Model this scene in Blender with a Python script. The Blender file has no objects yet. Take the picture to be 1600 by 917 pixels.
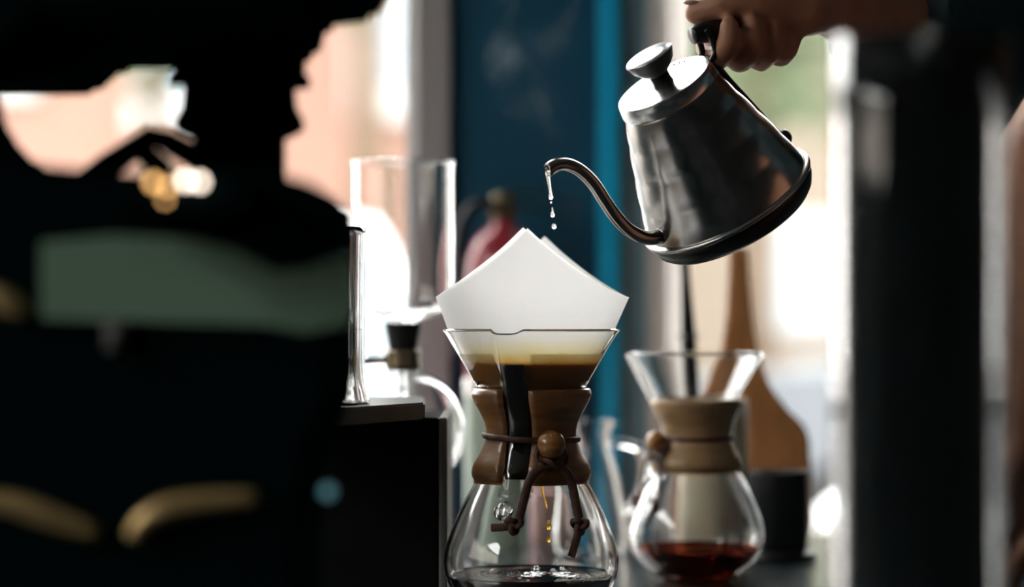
import bpy, bmesh, math, random
from mathutils import Vector, Matrix, noise

random.seed(7)
PI = math.pi
scn = bpy.context.scene
C = scn.collection

# ------------------------------------------------------------------ camera
F = 85.0 / 36.0 * 1600.0            # focal length in pixels of the 1600x917 frame
D0 = 1.81                           # distance of the pouring action
HZ = 495.0                          # row of the horizon
COUNTER = 0.90
K = D0 / F                          # metres per pixel at the subject
ZC = COUNTER + (969 - HZ) * K       # camera height
cam_d = bpy.data.cameras.new('camera')
cam = bpy.data.objects.new('camera', cam_d)
C.objects.link(cam)
cam.location = (0, -D0, ZC)
cam.rotation_euler = (PI / 2, 0, 0)
cam_d.lens = 85.0
cam_d.sensor_width = 36.0
cam_d.shift_y = (HZ - 458.5) / 1600.0
cam_d.clip_start = 0.05
cam_d.clip_end = 300
cam_d.dof.use_dof = True
cam_d.dof.focus_distance = D0 - 0.035
cam_d.dof.aperture_fstop = 2.4
cam_d.dof.aperture_blades = 9
scn.camera = cam

# ------------------------------------------------------------------ light
world = bpy.data.worlds.new('world')
scn.world = world
world.use_nodes = True
bg = world.node_tree.nodes['Background']
bg.inputs['Color'].default_value = (1.0, 0.985, 0.965, 1)
bg.inputs['Strength'].default_value = 7.0

scn.view_settings.view_transform = 'Standard'
scn.view_settings.look = 'None'
scn.view_settings.gamma = 1.0
scn.view_settings.exposure = 0.7
scn.view_settings.use_curve_mapping = False
scn.cycles.max_bounces = 16
scn.cycles.transmission_bounces = 14
scn.cycles.transparent_max_bounces = 16
scn.cycles.diffuse_bounces = 5
scn.cycles.glossy_bounces = 6
scn.cycles.sample_clamp_indirect = 20.0
scn.cycles.use_denoising = True


# ------------------------------------------------------------------ helpers
def P(px, py, d=D0):
    """pixel of the photograph at distance d -> world point"""
    return Vector(((px - 800) / F * d, d - D0, ZC + (HZ - py) / F * d))


def ray_plane(px, py, pt, n):
    o = Vector((0, -D0, ZC))
    r = Vector(((px - 800) / F, 1.0, (HZ - py) / F))
    t = (pt - o).dot(n) / r.dot(n)
    return o + r * t


MATS = {}


def mat(name, color=(0.5, 0.5, 0.5), rough=0.5, metal=0.0, spec=0.5, trans=0.0, ior=1.45, coat=0.0,
        emit=None, estr=0.0, noise_amt=0.0, noise_scale=20.0, bump=0.0, stretch=(1, 1, 1), color2=None):
    m = bpy.data.materials.new(name)
    m.use_nodes = True
    nt = m.node_tree
    b = nt.nodes['Principled BSDF']
    b.inputs['Base Color'].default_value = (*color, 1)
    b.inputs['Roughness'].default_value = rough
    b.inputs['Metallic'].default_value = metal
    b.inputs['Specular IOR Level'].default_value = spec
    b.inputs['Transmission Weight'].default_value = trans
    b.inputs['IOR'].default_value = ior
    b.inputs['Coat Weight'].default_value = coat
    if emit:
        b.inputs['Emission Color'].default_value = (*emit, 1)
        b.inputs['Emission Strength'].default_value = estr
    if noise_amt or bump:
        tc = nt.nodes.new('ShaderNodeTexCoord')
        mp = nt.nodes.new('ShaderNodeMapping')
        mp.inputs['Scale'].default_value = stretch
        nz = nt.nodes.new('ShaderNodeTexNoise')
        nz.inputs['Scale'].default_value = noise_scale
        nz.inputs['Detail'].default_value = 5
        nt.links.new(tc.outputs['Object'], mp.inputs['Vector'])
        nt.links.new(mp.outputs['Vector'], nz.inputs['Vector'])
        if noise_amt:
            cr = nt.nodes.new('ShaderNodeValToRGB')
            c2 = color2 or tuple(c * (1 - noise_amt) for c in color)
            cr.color_ramp.elements[0].position = 0.35
            cr.color_ramp.elements[1].position = 0.68
            cr.color_ramp.elements[0].color = (*c2, 1)
            cr.color_ramp.elements[1].color = (*color, 1)
            nt.links.new(nz.outputs['Fac'], cr.inputs['Fac'])
            nt.links.new(cr.outputs['Color'], b.inputs['Base Color'])
        if bump:
            bp = nt.nodes.new('ShaderNodeBump')
            bp.inputs['Strength'].default_value = bump
            bp.inputs['Distance'].default_value = 0.002
            nt.links.new(nz.outputs['Fac'], bp.inputs['Height'])
            nt.links.new(bp.outputs['Normal'], b.inputs['Normal'])
    MATS[name] = m
    return m


def glass_mat(name, color=(1, 1, 1), ior=1.47, rough=0.0):
    m = bpy.data.materials.new(name)
    m.use_nodes = True
    nt = m.node_tree
    nt.nodes.remove(nt.nodes['Principled BSDF'])
    g = nt.nodes.new('ShaderNodeBsdfGlass')
    g.inputs['Color'].default_value = (*color, 1)
    g.inputs['IOR'].default_value = ior
    g.inputs['Roughness'].default_value = rough
    nt.links.new(g.outputs[0], nt.nodes['Material Output'].inputs['Surface'])
    MATS[name] = m
    return m


def pane_mat(name):
    """flat window glass: clear with a Fresnel reflection"""
    m = bpy.data.materials.new(name)
    m.use_nodes = True
    nt = m.node_tree
    nt.nodes.remove(nt.nodes['Principled BSDF'])
    t = nt.nodes.new('ShaderNodeBsdfTransparent')
    t.inputs['Color'].default_value = (0.96, 0.98, 0.97, 1)
    g = nt.nodes.new('ShaderNodeBsdfGlossy')
    g.inputs['Roughness'].default_value = 0.0
    fr = nt.nodes.new('ShaderNodeFresnel')
    fr.inputs['IOR'].default_value = 1.25
    mx = nt.nodes.new('ShaderNodeMixShader')
    nt.links.new(fr.outputs[0], mx.inputs[0])
    nt.links.new(t.outputs[0], mx.inputs[1])
    nt.links.new(g.outputs[0], mx.inputs[2])
    nt.links.new(mx.outputs[0], nt.nodes['Material Output'].inputs['Surface'])
    MATS[name] = m
    return m


def link_mesh(name, bm, m, parent=None, smooth=True, loc=None):
    """bm holds world coordinates unless the parent is transformed later"""
    off = None
    if parent is not None:
        off = Vector(parent.get('_o', (0, 0, 0)))
    elif loc is not None:
        off = Vector(loc)
    if off is not None:
        for v in bm.verts:
            v.co -= off
    me = bpy.data.meshes.new(name)
    bm.normal_update()
    bm.to_mesh(me)
    bm.free()
    if smooth:
        for p in me.polygons:
            p.use_smooth = True
    o = bpy.data.objects.new(name, me)
    C.objects.link(o)
    if m is not None:
        me.materials.append(MATS[m] if isinstance(m, str) else m)
    if parent is not None:
        o.parent = parent
    elif loc is not None:
        o.location = loc
    o['_o'] = tuple(off) if off is not None else (0.0, 0.0, 0.0)
    return o


def sharp(o, ang=35):
    me = o.data
    bm = bmesh.new()
    bm.from_mesh(me)
    for e in bm.edges:
        if len(e.link_faces) == 2 and e.calc_face_angle(0) > math.radians(ang):
            e.smooth = False
    bm.to_mesh(me)
    bm.free()
    return o


def tag(o, label, cat, group=None, kind=None):
    if label:
        o['label'] = label
    if cat:
        o['category'] = cat
    if group:
        o['group'] = group
    if kind:
        o['kind'] = kind
    return o


def struct(o, label=None):
    o['kind'] = 'structure'
    if label:
        o['label'] = label
    return o


def thing(name, label, cat, loc=(0, 0, 0), group=None):
    o = bpy.data.objects.new(name, None)
    C.objects.link(o)
    o.location = loc
    o.empty_display_size = 0.02
    o['_o'] = tuple(loc)
    return tag(o, label, cat, group)


def bx(bm, x0, x1, y0, y1, z0, z1):
    r = bmesh.ops.create_cube(bm, size=1)
    for v in r['verts']:
        v.co = Vector((x0 + (v.co.x + .5) * (x1 - x0), y0 + (v.co.y + .5) * (y1 - y0), z0 + (v.co.z + .5) * (z1 - z0)))
    return r['verts']


def box(name, m, x0, x1, y0, y1, z0, z1, parent=None, bevel=0.0, loc=None, seg=2):
    bm = bmesh.new()
    bx(bm, x0, x1, y0, y1, z0, z1)
    if bevel:
        bmesh.ops.bevel(bm, geom=bm.edges[:], offset=bevel, segments=seg, affect='EDGES', profile=0.5)
    return link_mesh(name, bm, m, parent, smooth=False, loc=loc)


def catmull(pts, n):
    """n samples through a list of tuples"""
    out = []
    N = len(pts)
    for i in range(n):
        t = i / (n - 1) * (N - 1)
        k = min(int(t), N - 2)
        u = t - k
        p0 = pts[max(k - 1, 0)]
        p1 = pts[k]
        p2 = pts[k + 1]
        p3 = pts[min(k + 2, N - 1)]
        out.append(tuple(0.5 * (2 * b + (c - a) * u + (2 * a - 5 * b + 4 * c - d) * u * u + (3 * b - a - 3 * c + d) * u ** 3)
                         for a, b, c, d in zip(p0, p1, p2, p3)))
    return out


def lathe(bm, prof, n=48, c=(0, 0, 0), M=None):
    """prof: list of (r, z); r=0 ends are closed to a point"""
    rings = []
    for r, z in prof:
        if r < 1e-6:
            v = bm.verts.new(Vector((0, 0, z)))
            rings.append([v])
        else:
            rings.append([bm.verts.new(Vector((r * math.cos(2 * PI * i / n), r * math.sin(2 * PI * i / n), z))) for i in range(n)])
    for a, b in zip(rings[:-1], rings[1:]):
        for i in range(n):
            j = (i + 1) % n
            if len(a) == 1 and len(b) == 1:
                continue
            if len(a) == 1:
                bm.faces.new((a[0], b[j], b[i]))
            elif len(b) == 1:
                bm.faces.new((a[i], a[j], b[0]))
            else:
                bm.faces.new((a[i], a[j], b[j], b[i]))
    for ring in rings:
        for v in ring:
            if M is not None:
                v.co = M @ v.co
            v.co += Vector(c)
    bmesh.ops.recalc_face_normals(bm, faces=bm.faces[:])
    return bm


def shell(prof, th):
    """closed glass wall around an open profile given bottom to top as (r, z): outer then inner"""
    inner = []
    for i, (r, z) in enumerate(prof):
        a = prof[max(i - 1, 0)]
        b = prof[min(i + 1, len(prof) - 1)]
        t = Vector((b[0] - a[0], b[1] - a[1])).normalized()
        nx, nz = -t.y, t.x
        rr = max(r + nx * th, 0.0) if r > 1e-6 else 0.0
        inner.append((rr, z + (nz * th if r > 1e-6 else th)))
    return prof + inner[::-1]


def tube(bm, pts, rad, n=12, sx=1.0, sy=1.0, up=None, cap=True):
    """swept tube; rad number or list; sx, sy squash the section"""
    pts = [Vector(p) for p in pts]
    N = len(pts)
    if not isinstance(rad, (list, tuple)):
        rad = [rad] * N
    u = Vector(up) if up else None
    rings = []
    prev = None
    for i, p in enumerate(pts):
        t = (pts[min(i + 1, N - 1)] - pts[max(i - 1, 0)]).normalized()
        if prev is None:
            ref = u if u else (Vector((0, 0, 1)) if abs(t.z) < 0.9 else Vector((1, 0, 0)))
        else:
            ref = u if u else prev
        a = (ref - t * ref.dot(t)).normalized()
        prev = a
        b = t.cross(a)
        rings.append([bm.verts.new(p + a * (math.cos(2 * PI * k / n) * rad[i] * sx) + b * (math.sin(2 * PI * k / n) * rad[i] * sy)) for k in range(n)])
    for r0, r1 in zip(rings[:-1], rings[1:]):
        for k in range(n):
            j = (k + 1) % n
            bm.faces.new((r0[k], r0[j], r1[j], r1[k]))
    if cap:
        bm.faces.new(rings[0][::-1])
        bm.faces.new(rings[-1])
    bmesh.ops.recalc_face_normals(bm, faces=bm.faces[:])
    return rings


def smooth_path(pts, n):
    return [Vector(p) for p in catmull([tuple(p) for p in pts], n)]


def prism(bm, pts, ext):
    """pts: list of world points of a planar outline; ext: extrusion vector"""
    a = [bm.verts.new(Vector(p)) for p in pts]
    b = [bm.verts.new(Vector(p) + Vector(ext)) for p in pts]
    n = len(pts)
    bm.faces.new(a)
    bm.faces.new(b[::-1])
    for i in range(n):
        j = (i + 1) % n
        bm.faces.new((a[j], a[i], b[i], b[j]))
    bmesh.ops.recalc_face_normals(bm, faces=bm.faces[:])


def ball(bm, c, r, sx=1, sy=1, sz=1, u=16, v=10, M=None):
    res = bmesh.ops.create_uvsphere(bm, u_segments=u, v_segments=v, radius=r)
    for w in res['verts']:
        p = Vector((w.co.x * sx, w.co.y * sy, w.co.z * sz))
        if M is not None:
            p = M @ p
        w.co = p + Vector(c)


def capsule(bm, a, b, ra, rb, n=14):
    a = Vector(a)
    b = Vector(b)
    t = (b - a)
    L = max(t.length, 1e-6)
    t.normalize()
    pts, rad = [], []
    for k in range(5):
        s = k / 4 * PI / 2
        pts.append(a - t * (ra * math.cos(s)))
        rad.append(max(ra * math.sin(s), ra * 0.05))
    for k in range(1, 4):
        pts.append(a + t * (L * k / 4))
        rad.append(ra + (rb - ra) * k / 4)
    for k in range(5):
        s = k / 4 * PI / 2
        pts.append(b + t * (rb * math.sin(s)))
        rad.append(max(rb * math.cos(s), rb * 0.05))
    tube(bm, pts, rad, n)


def remesh(bm, voxel, smooth_it=6, fac=0.5):
    """fuse overlapping shapes into one continuous skin; returns a new bmesh"""
    me = bpy.data.meshes.new('tmp')
    bm.to_mesh(me)
    bm.free()
    o = bpy.data.objects.new('tmp', me)
    C.objects.link(o)
    r = o.modifiers.new('r', 'REMESH')
    r.mode = 'VOXEL'
    r.voxel_size = voxel
    s = o.modifiers.new('s', 'SMOOTH')
    s.factor = fac
    s.iterations = smooth_it
    dg = bpy.context.evaluated_depsgraph_get()
    ev = o.evaluated_get(dg)
    out = bmesh.new()
    out.from_mesh(ev.to_mesh())
    ev.to_mesh_clear()
    bpy.data.objects.remove(o)
    bpy.data.meshes.remove(me)
    return out


# ------------------------------------------------------------------ materials
glass_mat('clear_glass', (0.998, 1.0, 0.999), 1.47)
glass_mat('thin_glass', (0.99, 0.995, 0.995), 1.45)
glass_mat('water', (1, 1, 1), 1.33)
glass_mat('amber_drop', (0.95, 0.72, 0.25), 1.34)
pane_mat('window_pane')
mat('wall_paint', (0.055, 0.07, 0.075), 0.8, noise_amt=0.2, noise_scale=6)
mat('ceiling_paint', (0.20, 0.22, 0.22), 0.9)
mat('floor_wood', (0.10, 0.075, 0.06), 0.5, noise_amt=0.4, noise_scale=8, stretch=(1, 8, 1))
mat('counter_stone', (0.035, 0.042, 0.045), 0.16, spec=0.6, noise_amt=0.4, noise_scale=60)
mat('grey_post', (0.42, 0.40, 0.41), 0.6)
mat('navy_paint', (0.002, 0.085, 0.155), 0.55, noise_amt=0.15, noise_scale=4)
mat('azure_lit_reveal', (0.0, 0.52, 0.92), 0.5)  # window light on the column reveal, put into the colour
mat('slate_paint', (0.20, 0.34, 0.41), 0.6)
mat('cream_paint', (0.72, 0.70, 0.68), 0.5)
mat('asphalt', (0.22, 0.22, 0.22), 0.9, noise_amt=0.2, noise_scale=2)
mat('pavement', (0.26, 0.255, 0.25), 0.9, noise_amt=0.15, noise_scale=3)
mat('white_trim', (0.42, 0.42, 0.42), 0.5)
mat('far_glass', (0.25, 0.30, 0.34), 0.1, spec=0.8)
mat('beige_render', (0.45, 0.40, 0.35), 0.9)
mat('tan_render', (0.20, 0.165, 0.13), 0.9)
mat('leaf_green', (0.075, 0.135, 0.05), 0.7, noise_amt=0.5, noise_scale=1.5)
mat('bark', (0.12, 0.08, 0.05), 0.9, noise_amt=0.4, noise_scale=12)
mat('car_white', (0.82, 0.83, 0.84), 0.25, coat=0.6)
mat('car_grey', (0.10, 0.107, 0.118), 0.3, coat=0.4)
mat('tyre', (0.02, 0.02, 0.02), 0.8)
mat('chrome', (0.75, 0.75, 0.74), 0.12, metal=1.0)
mat('black_enamel', (0.0035, 0.009, 0.0105), 0.7, spec=0.0)
mat('black_plastic', (0.008, 0.010, 0.011), 0.42, spec=0.35)
mat('green_enamel', (0.26, 0.42, 0.30), 0.5, noise_amt=0.3, noise_scale=14)
mat('brass', (0.62, 0.44, 0.20), 0.35, metal=0.6)
mat('dull_bronze', (0.16, 0.125, 0.08), 0.4, metal=0.7)
mat('glint_amber', (0.8, 0.4, 0.1), 0.3, emit=(1.0, 0.55, 0.2), estr=2.6)  # amber and white glow stands for highlights on glossy metal
mat('glint_white', (0.8, 0.7, 0.6), 0.3, emit=(1.0, 0.83, 0.68), estr=4.5)
mat('pilot_teal', (0.05, 0.22, 0.26), 0.3, emit=(0.25, 0.62, 0.72), estr=0.16)
mat('leather', (0.10, 0.042, 0.024), 0.6, noise_amt=0.4, noise_scale=200, bump=0.3)
mat('bead_wood', (0.42, 0.19, 0.06), 0.32, coat=0.3, noise_amt=0.45, noise_scale=60, stretch=(1, 1, 6))
mat('collar_wood', (0.31, 0.135, 0.042), 0.36, coat=0.35, noise_amt=0.5, noise_scale=22, stretch=(1, 1, 7), bump=0.12)
mat('collar_wood_pale', (0.38, 0.235, 0.115), 0.45, coat=0.2, noise_amt=0.35, noise_scale=22, stretch=(1, 1, 7))
mat('board_wood', (0.58, 0.25, 0.09), 0.5, noise_amt=0.35, noise_scale=18, stretch=(6, 6, 0.8))
mat('coffee', (0.010, 0.005, 0.003), 0.04, spec=0.6)
glass_mat('coffee_red', (0.30, 0.075, 0.03), 1.33)
mat('crema', (0.62, 0.50, 0.32), 0.35)
mat('slurry', (0.13, 0.075, 0.028), 0.5, noise_amt=0.3, noise_scale=90)
mat('kettle_steel', (0.36, 0.35, 0.34), 0.22, metal=1.0, noise_amt=0.12, noise_scale=40, bump=0.05)
mat('lid_steel', (0.58, 0.58, 0.58), 0.26, metal=1.0)
mat('cap_steel', (0.36, 0.36, 0.38), 0.35, metal=1.0)
mat('kettle_black', (0.008, 0.009, 0.010), 0.35, spec=0.4)
mat('skin', (0.42, 0.20, 0.12), 0.5, noise_amt=0.15, noise_scale=40, bump=0.1)
mat('nail', (0.50, 0.28, 0.21), 0.3)
mat('shirt', (0.020, 0.045, 0.055), 0.85, noise_amt=0.3, noise_scale=120, bump=0.3)
mat('trousers', (0.010, 0.012, 0.014), 0.9)
mat('hair', (0.02, 0.013, 0.01), 0.6)
mat('sage_tin', (0.36, 0.43, 0.36), 0.45)
mat('rose_tin', (0.46, 0.27, 0.27), 0.5)
mat('red_enamel', (0.36, 0.022, 0.04), 0.3, coat=0.5)
mat('cream_ceramic', (0.70, 0.62, 0.46), 0.35)
mat('white_ceramic', (0.80, 0.79, 0.77), 0.3)
mat('dark_box_wood', (0.006, 0.007, 0.007), 0.7, spec=0.08, noise_amt=0.3, noise_scale=15, stretch=(1, 1, 5))
mat('grey_edge', (0.13, 0.13, 0.125), 0.5)
mat('slab_stone', (0.055, 0.06, 0.06), 0.35, noise_amt=0.5, noise_scale=35)
mat('dark_brew', (0.004, 0.009, 0.012), 0.45, spec=0.12)


# brick for the far house, bonded by the material (far too blurred to tell bricks apart)
def brick_mat():
    m = bpy.data.materials.new('far_brick')
    m.use_nodes = True
    nt = m.node_tree
    b = nt.nodes['Principled BSDF']
    tc = nt.nodes.new('ShaderNodeTexCoord')
    mp = nt.nodes.new('ShaderNodeMapping')
    mp.inputs['Rotation'].default_value = (PI / 2, 0, 0)
    br = nt.nodes.new('ShaderNodeTexBrick')
    br.inputs['Color1'].default_value = (0.235, 0.120, 0.085, 1)
    br.inputs['Color2'].default_value = (0.215, 0.108, 0.076, 1)
    br.inputs['Mortar'].default_value = (0.22, 0.165, 0.14, 1)
    br.inputs['Scale'].default_value = 4.0
    nt.links.new(tc.outputs['Object'], mp.inputs['Vector'])
    nt.links.new(mp.outputs['Vector'], br.inputs['Vector'])
    nt.links.new(br.outputs['Color'], b.inputs['Base Color'])
    b.inputs['Roughness'].default_value = 0.9
    MATS['far_brick'] = m


brick_mat()


# filter paper: white cellulose, soaked by the brew from the coffee line downwards (object z in metres)
def paper_mat(z_line):
    m = bpy.data.materials.new('filter_paper')
    m.use_nodes = True
    nt = m.node_tree
    nt.nodes.remove(nt.nodes['Principled BSDF'])
    tc = nt.nodes.new('ShaderNodeTexCoord')
    sp = nt.nodes.new('ShaderNodeSeparateXYZ')
    nt.links.new(tc.outputs['Object'], sp.inputs[0])
    nz = nt.nodes.new('ShaderNodeTexNoise')
    nz.inputs['Scale'].default_value = 55
    nz.inputs['Detail'].default_value = 4
    nt.links.new(tc.outputs['Object'], nz.inputs['Vector'])
    wob = nt.nodes.new('ShaderNodeMath')
    wob.operation = 'MULTIPLY_ADD'
    wob.inputs[1].default_value = 0.012
    wob.inputs[2].default_value = -0.006
    nt.links.new(nz.outputs['Fac'], wob.inputs[0])
    zz = nt.nodes.new('ShaderNodeMath')
    zz.operation = 'ADD'
    nt.links.new(sp.outputs['Z'], zz.inputs[0])
    nt.links.new(wob.outputs[0], zz.inputs[1])
    mr = nt.nodes.new('ShaderNodeMapRange')
    mr.inputs['From Min'].default_value = z_line
    mr.inputs['From Max'].default_value = z_line + 0.020
    nt.links.new(zz.outputs[0], mr.inputs['Value'])
    st = nt.nodes.new('ShaderNodeValToRGB')
    e = st.color_ramp.elements
    e[0].position = 0.0
    e[0].color = (0.86, 0.66, 0.30, 1)
    e[1].position = 1.0
    e[1].color = (0.93, 0.925, 0.92, 1)
    x = e.new(0.35)
    x.color = (0.92, 0.85, 0.63, 1)
    nt.links.new(mr.outputs[0], st.inputs['Fac'])
    mr2 = nt.nodes.new('ShaderNodeMapRange')
    mr2.inputs['From Min'].default_value = z_line - 0.0012
    mr2.inputs['From Max'].default_value = z_line + 0.0012
    nt.links.new(sp.outputs['Z'], mr2.inputs['Value'])
    mix = nt.nodes.new('ShaderNodeMix')
    mix.data_type = 'RGBA'
    nt.links.new(mr2.outputs[0], mix.inputs['Factor'])
    mix.inputs['A'].default_value = (0.64, 0.34, 0.11, 1)
    nt.links.new(st.outputs['Color'], mix.inputs['B'])
    df = nt.nodes.new('ShaderNodeBsdfDiffuse')
    tl = nt.nodes.new('ShaderNodeBsdfTranslucent')
    nt.links.new(mix.outputs['Result'], df.inputs['Color'])
    nt.links.new(mix.outputs['Result'], tl.inputs['Color'])
    bp = nt.nodes.new('ShaderNodeBump')
    bp.inputs['Strength'].default_value = 0.12
    bp.inputs['Distance'].default_value = 0.001
    n2 = nt.nodes.new('ShaderNodeTexNoise')
    n2.inputs['Scale'].default_value = 180
    nt.links.new(tc.outputs['Object'], n2.inputs['Vector'])
    nt.links.new(n2.outputs['Fac'], bp.inputs['Height'])
    nt.links.new(bp.outputs['Normal'], df.inputs['Normal'])
    mx = nt.nodes.new('ShaderNodeMixShader')
    mx.inputs[0].default_value = 0.58
    nt.links.new(df.outputs[0], mx.inputs[1])
    nt.links.new(tl.outputs[0], mx.inputs[2])
    nt.links.new(mx.outputs[0], nt.nodes['Material Output'].inputs['Surface'])
    MATS['filter_paper'] = m


# ------------------------------------------------------------------ the room
WY = 1.0                            # inner face of the window wall
DW = WY + D0


def wx(px):
    return (px - 800) / F * DW


XL, XR, YR, HC = -2.4, 2.6, -4.2, 3.0
struct(box('floor', 'floor_wood', XL, XR, YR, WY, -0.1, 0.0), 'dark wooden cafe floor')
struct(box('ceiling', 'ceiling_paint', XL, XR, YR, WY + 0.2, HC, HC + 0.1), 'dark cafe ceiling')
struct(box('wall_right', 'wall_paint', XR, XR + 0.1, YR, WY + 0.2, 0, HC), 'dark right wall of the cafe')
struct(box('wall_rear', 'wall_paint', XL, XR, YR - 0.1, YR, 0, HC), 'dark wall behind the viewer')
bm = bmesh.new()
bx(bm, XL - 0.1, XL, YR, -2.4, 0, HC)
bx(bm, XL - 0.1, XL, 0.1, WY + 0.2, 0, HC)
bx(bm, XL - 0.1, XL, -2.4, 0.1, 0, 1.32)
bx(bm, XL - 0.1, XL, -2.4, 0.1, 2.75, HC)
struct(link_mesh('wall_left', bm, 'wall_paint', smooth=False), 'dark left wall with a tall window opening')
bm = bmesh.new()
bx(bm, XL, XR, WY, WY + 0.12, 0, 0.62)
bx(bm, XL, XR, WY, WY + 0.12, 2.75, HC)
bx(bm, 0.56, XR, WY, WY + 0.12, 0.62, 2.75)
struct(link_mesh('wall_back', bm, 'wall_paint', smooth=False), 'dark wall below and above the street windows')


def window(name, x0, x1, y0, y1, z0, z1, label, alongx=True, m='cream_paint', w=0.03, bars=()):
    """frame around an opening plus its panes"""
    bm = bmesh.new()
    if alongx:
        bx(bm, x0, x1, y0, y1, z0, z0 + w)
        bx(bm, x0, x1, y0, y1, z1 - w, z1)
        bx(bm, x0, x0 + w * 0.5, y0, y1, z0 + w, z1 - w)
        bx(bm, x1 - w * 0.5, x1, y0, y1, z0 + w, z1 - w)
    else:
        bx(bm, x0, x1, y0, y1, z0, z0 + w)
        bx(bm, x0, x1, y0, y1, z1 - w, z1)
        bx(bm, x0, x1, y0, y0 + w, z0 + w, z1 - w)
        bx(bm, x0, x1, y1 - w, y1, z0 + w, z1 - w)
        for b in bars:
            bx(bm, x0, x1, b - w * .5, b + w * .5, z0 + w, z1 - w)
    f = struct(link_mesh(name, bm, m, smooth=False), label)
    bm = bmesh.new()
    if alongx:
        ym = (y0 + y1) / 2
        vs = [bm.verts.new(v) for v in ((x0, ym, z0), (x1, ym, z0), (x1, ym, z1), (x0, ym, z1))]
    else:
        xm = (x0 + x1) / 2
        vs = [bm.verts.new(v) for v in ((xm, y0, z0), (xm, y1, z0), (xm, y1, z1), (xm, y0, z1))]
    bm.faces.new(vs)
    link_mesh('pane', bm, 'window_pane', f, smooth=False)
    return f


window('window_1', XL, wx(652), WY + 0.03, WY + 0.08, 0.62, 2.75, 'wide street window left of the grey post')
window('window_2', wx(1030), 0.56, WY + 0.03, WY + 0.08, 0.62, 2.75, 'wide street window right of the blue column')
window('window_3', XL - 0.08, XL - 0.03, -2.4, 0.1, 1.32, 2.75, 'tall side window in the left wall', False, bars=(-1.15,))
struct(box('trim_1', 'grey_post', wx(650), wx(704), WY - 0.02, WY + 0.12, 0.62, 2.75, bevel=0.003), 'grey window post left of the navy panel')
struct(box('trim_2', 'navy_paint', wx(704), wx(934), WY - 0.005, WY + 0.12, 0.62, 2.75, bevel=0.003), 'dark navy blue painted column panel')
struct(box('trim_3', 'azure_lit_reveal', wx(934), wx(966), WY - 0.03, WY + 0.10, 0.62, 2.75, bevel=0.002), 'blue column reveal with window light painted in as bright azure, beside the navy panel')
struct(box('trim_4', 'slate_paint', wx(966), wx(1011), WY - 0.01, WY + 0.12, 0.62, 2.75, bevel=0.003), 'slate blue vertical board beside the azure strip')
struct(box('trim_5', 'cream_paint', wx(1011), wx(1036), WY - 0.02, WY + 0.10, 0.62, 2.75, bevel=0.002), 'white window jamb beside the slate board')

# sheer curtain gathered beside the right window
cm = bpy.data.materials.new('sheer_curtain')
cm.use_nodes = True
nt = cm.node_tree
nt.nodes.remove(nt.nodes['Principled BSDF'])
df = nt.nodes.new('ShaderNodeBsdfDiffuse')
tl = nt.nodes.new('ShaderNodeBsdfTranslucent')
df.inputs['Color'].default_value = tl.inputs['Color'].default_value = (0.80, 0.77, 0.75, 1)
mx = nt.nodes.new('ShaderNodeMixShader')
mx.inputs[0].default_value = 0.5
nt.links.new(df.outputs[0], mx.inputs[1])
nt.links.new(tl.outputs[0], mx.inputs[2])
nt.links.new(mx.outputs[0], nt.nodes['Material Output'].inputs['Surface'])
MATS['sheer_curtain'] = cm
bm = bmesh.new()
cols = []
for k in range(61):
    u = k / 60
    x = wx(1034) + (wx(1076) - wx(1034)) * u
    y = WY + .012 + .010 * math.sin(u * 2 * PI * 3.5)
    cols.append([bm.verts.new((x, y + .002 * math.sin(z * 5 + u * 9), z)) for z in (.64, 1.0, 1.3, 1.6, 2.0, 2.7)])
for a, b in zip(cols[:-1], cols[1:]):
    for j in range(5):
        bm.faces.new((a[j], b[j], b[j + 1], a[j + 1]))
o = link_mesh('curtain', bm, 'sheer_curtain', loc=(wx(1055), WY, .64))
tag(o, 'narrow pale sheer curtain gathered beside the white window jamb', 'curtain')

# the bar counter the coffee stands on
cnt = thing('counter', 'dark polished stone bar counter under the coffee makers', 'counter', (-0.4, -0.1, 0))
box('worktop', 'counter_stone', -1.3, 0.44, -0.98, 0.74, 0.86, COUNTER, cnt, bevel=0.006)
box('body', 'wall_paint', -1.25, 0.40, -0.90, 0.70, 0.0, 0.86, cnt)

# ------------------------------------------------------------------ the street outside
struct(box('ground', 'asphalt', -40, 40, WY + 0.25, 60, -0.25, -0.15), 'grey street outside the windows')
struct(box('pavement', 'pavement', -40, 40, WY + 0.25, 5.0, -0.149, -0.05), 'pale pavement outside the windows')
DB = 27.0


def bp(px, py, d=DB):
    return P(px, py, d)


# brick house across the street
house = thing('brick_house', 'salmon brick house across the street behind the left window', 'building', (-6, DB - D0 + 2, -0.15))
hx1 = bp(690, 0).x
box('wall', 'far_brick', -16, hx1 + 0.6, DB - D0, DB - D0 + 5, -0.15, 9, house)
for (a, b, t, s) in ((545, 720, -210, 185), (205, 330, -60, 205), (-140, 60, -210, 150)):
    p0, p1 = bp(a, s), bp(b, t)
    w = box('window', 'white_trim', p0.x, p1.x, DB - D0 - 0.12, DB - D0 - 0.001, p0.z, p1.z, house)
    xm = (p0.x + p1.x) / 2
    zm = (p0.z + p1.z) / 2
    g = 0.12
    for (x0, x1) in ((p0.x + g, xm - g / 2), (xm + g / 2, p1.x - g)):
        for (z0, z1) in ((p0.z + 3 * g, zm - g / 2), (zm + g / 2, p1.z - g)):
            box('pane', 'far_glass', x0, x1, DB - D0 - 0.14, DB - D0 - 0.121, z0, z1, w)
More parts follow.
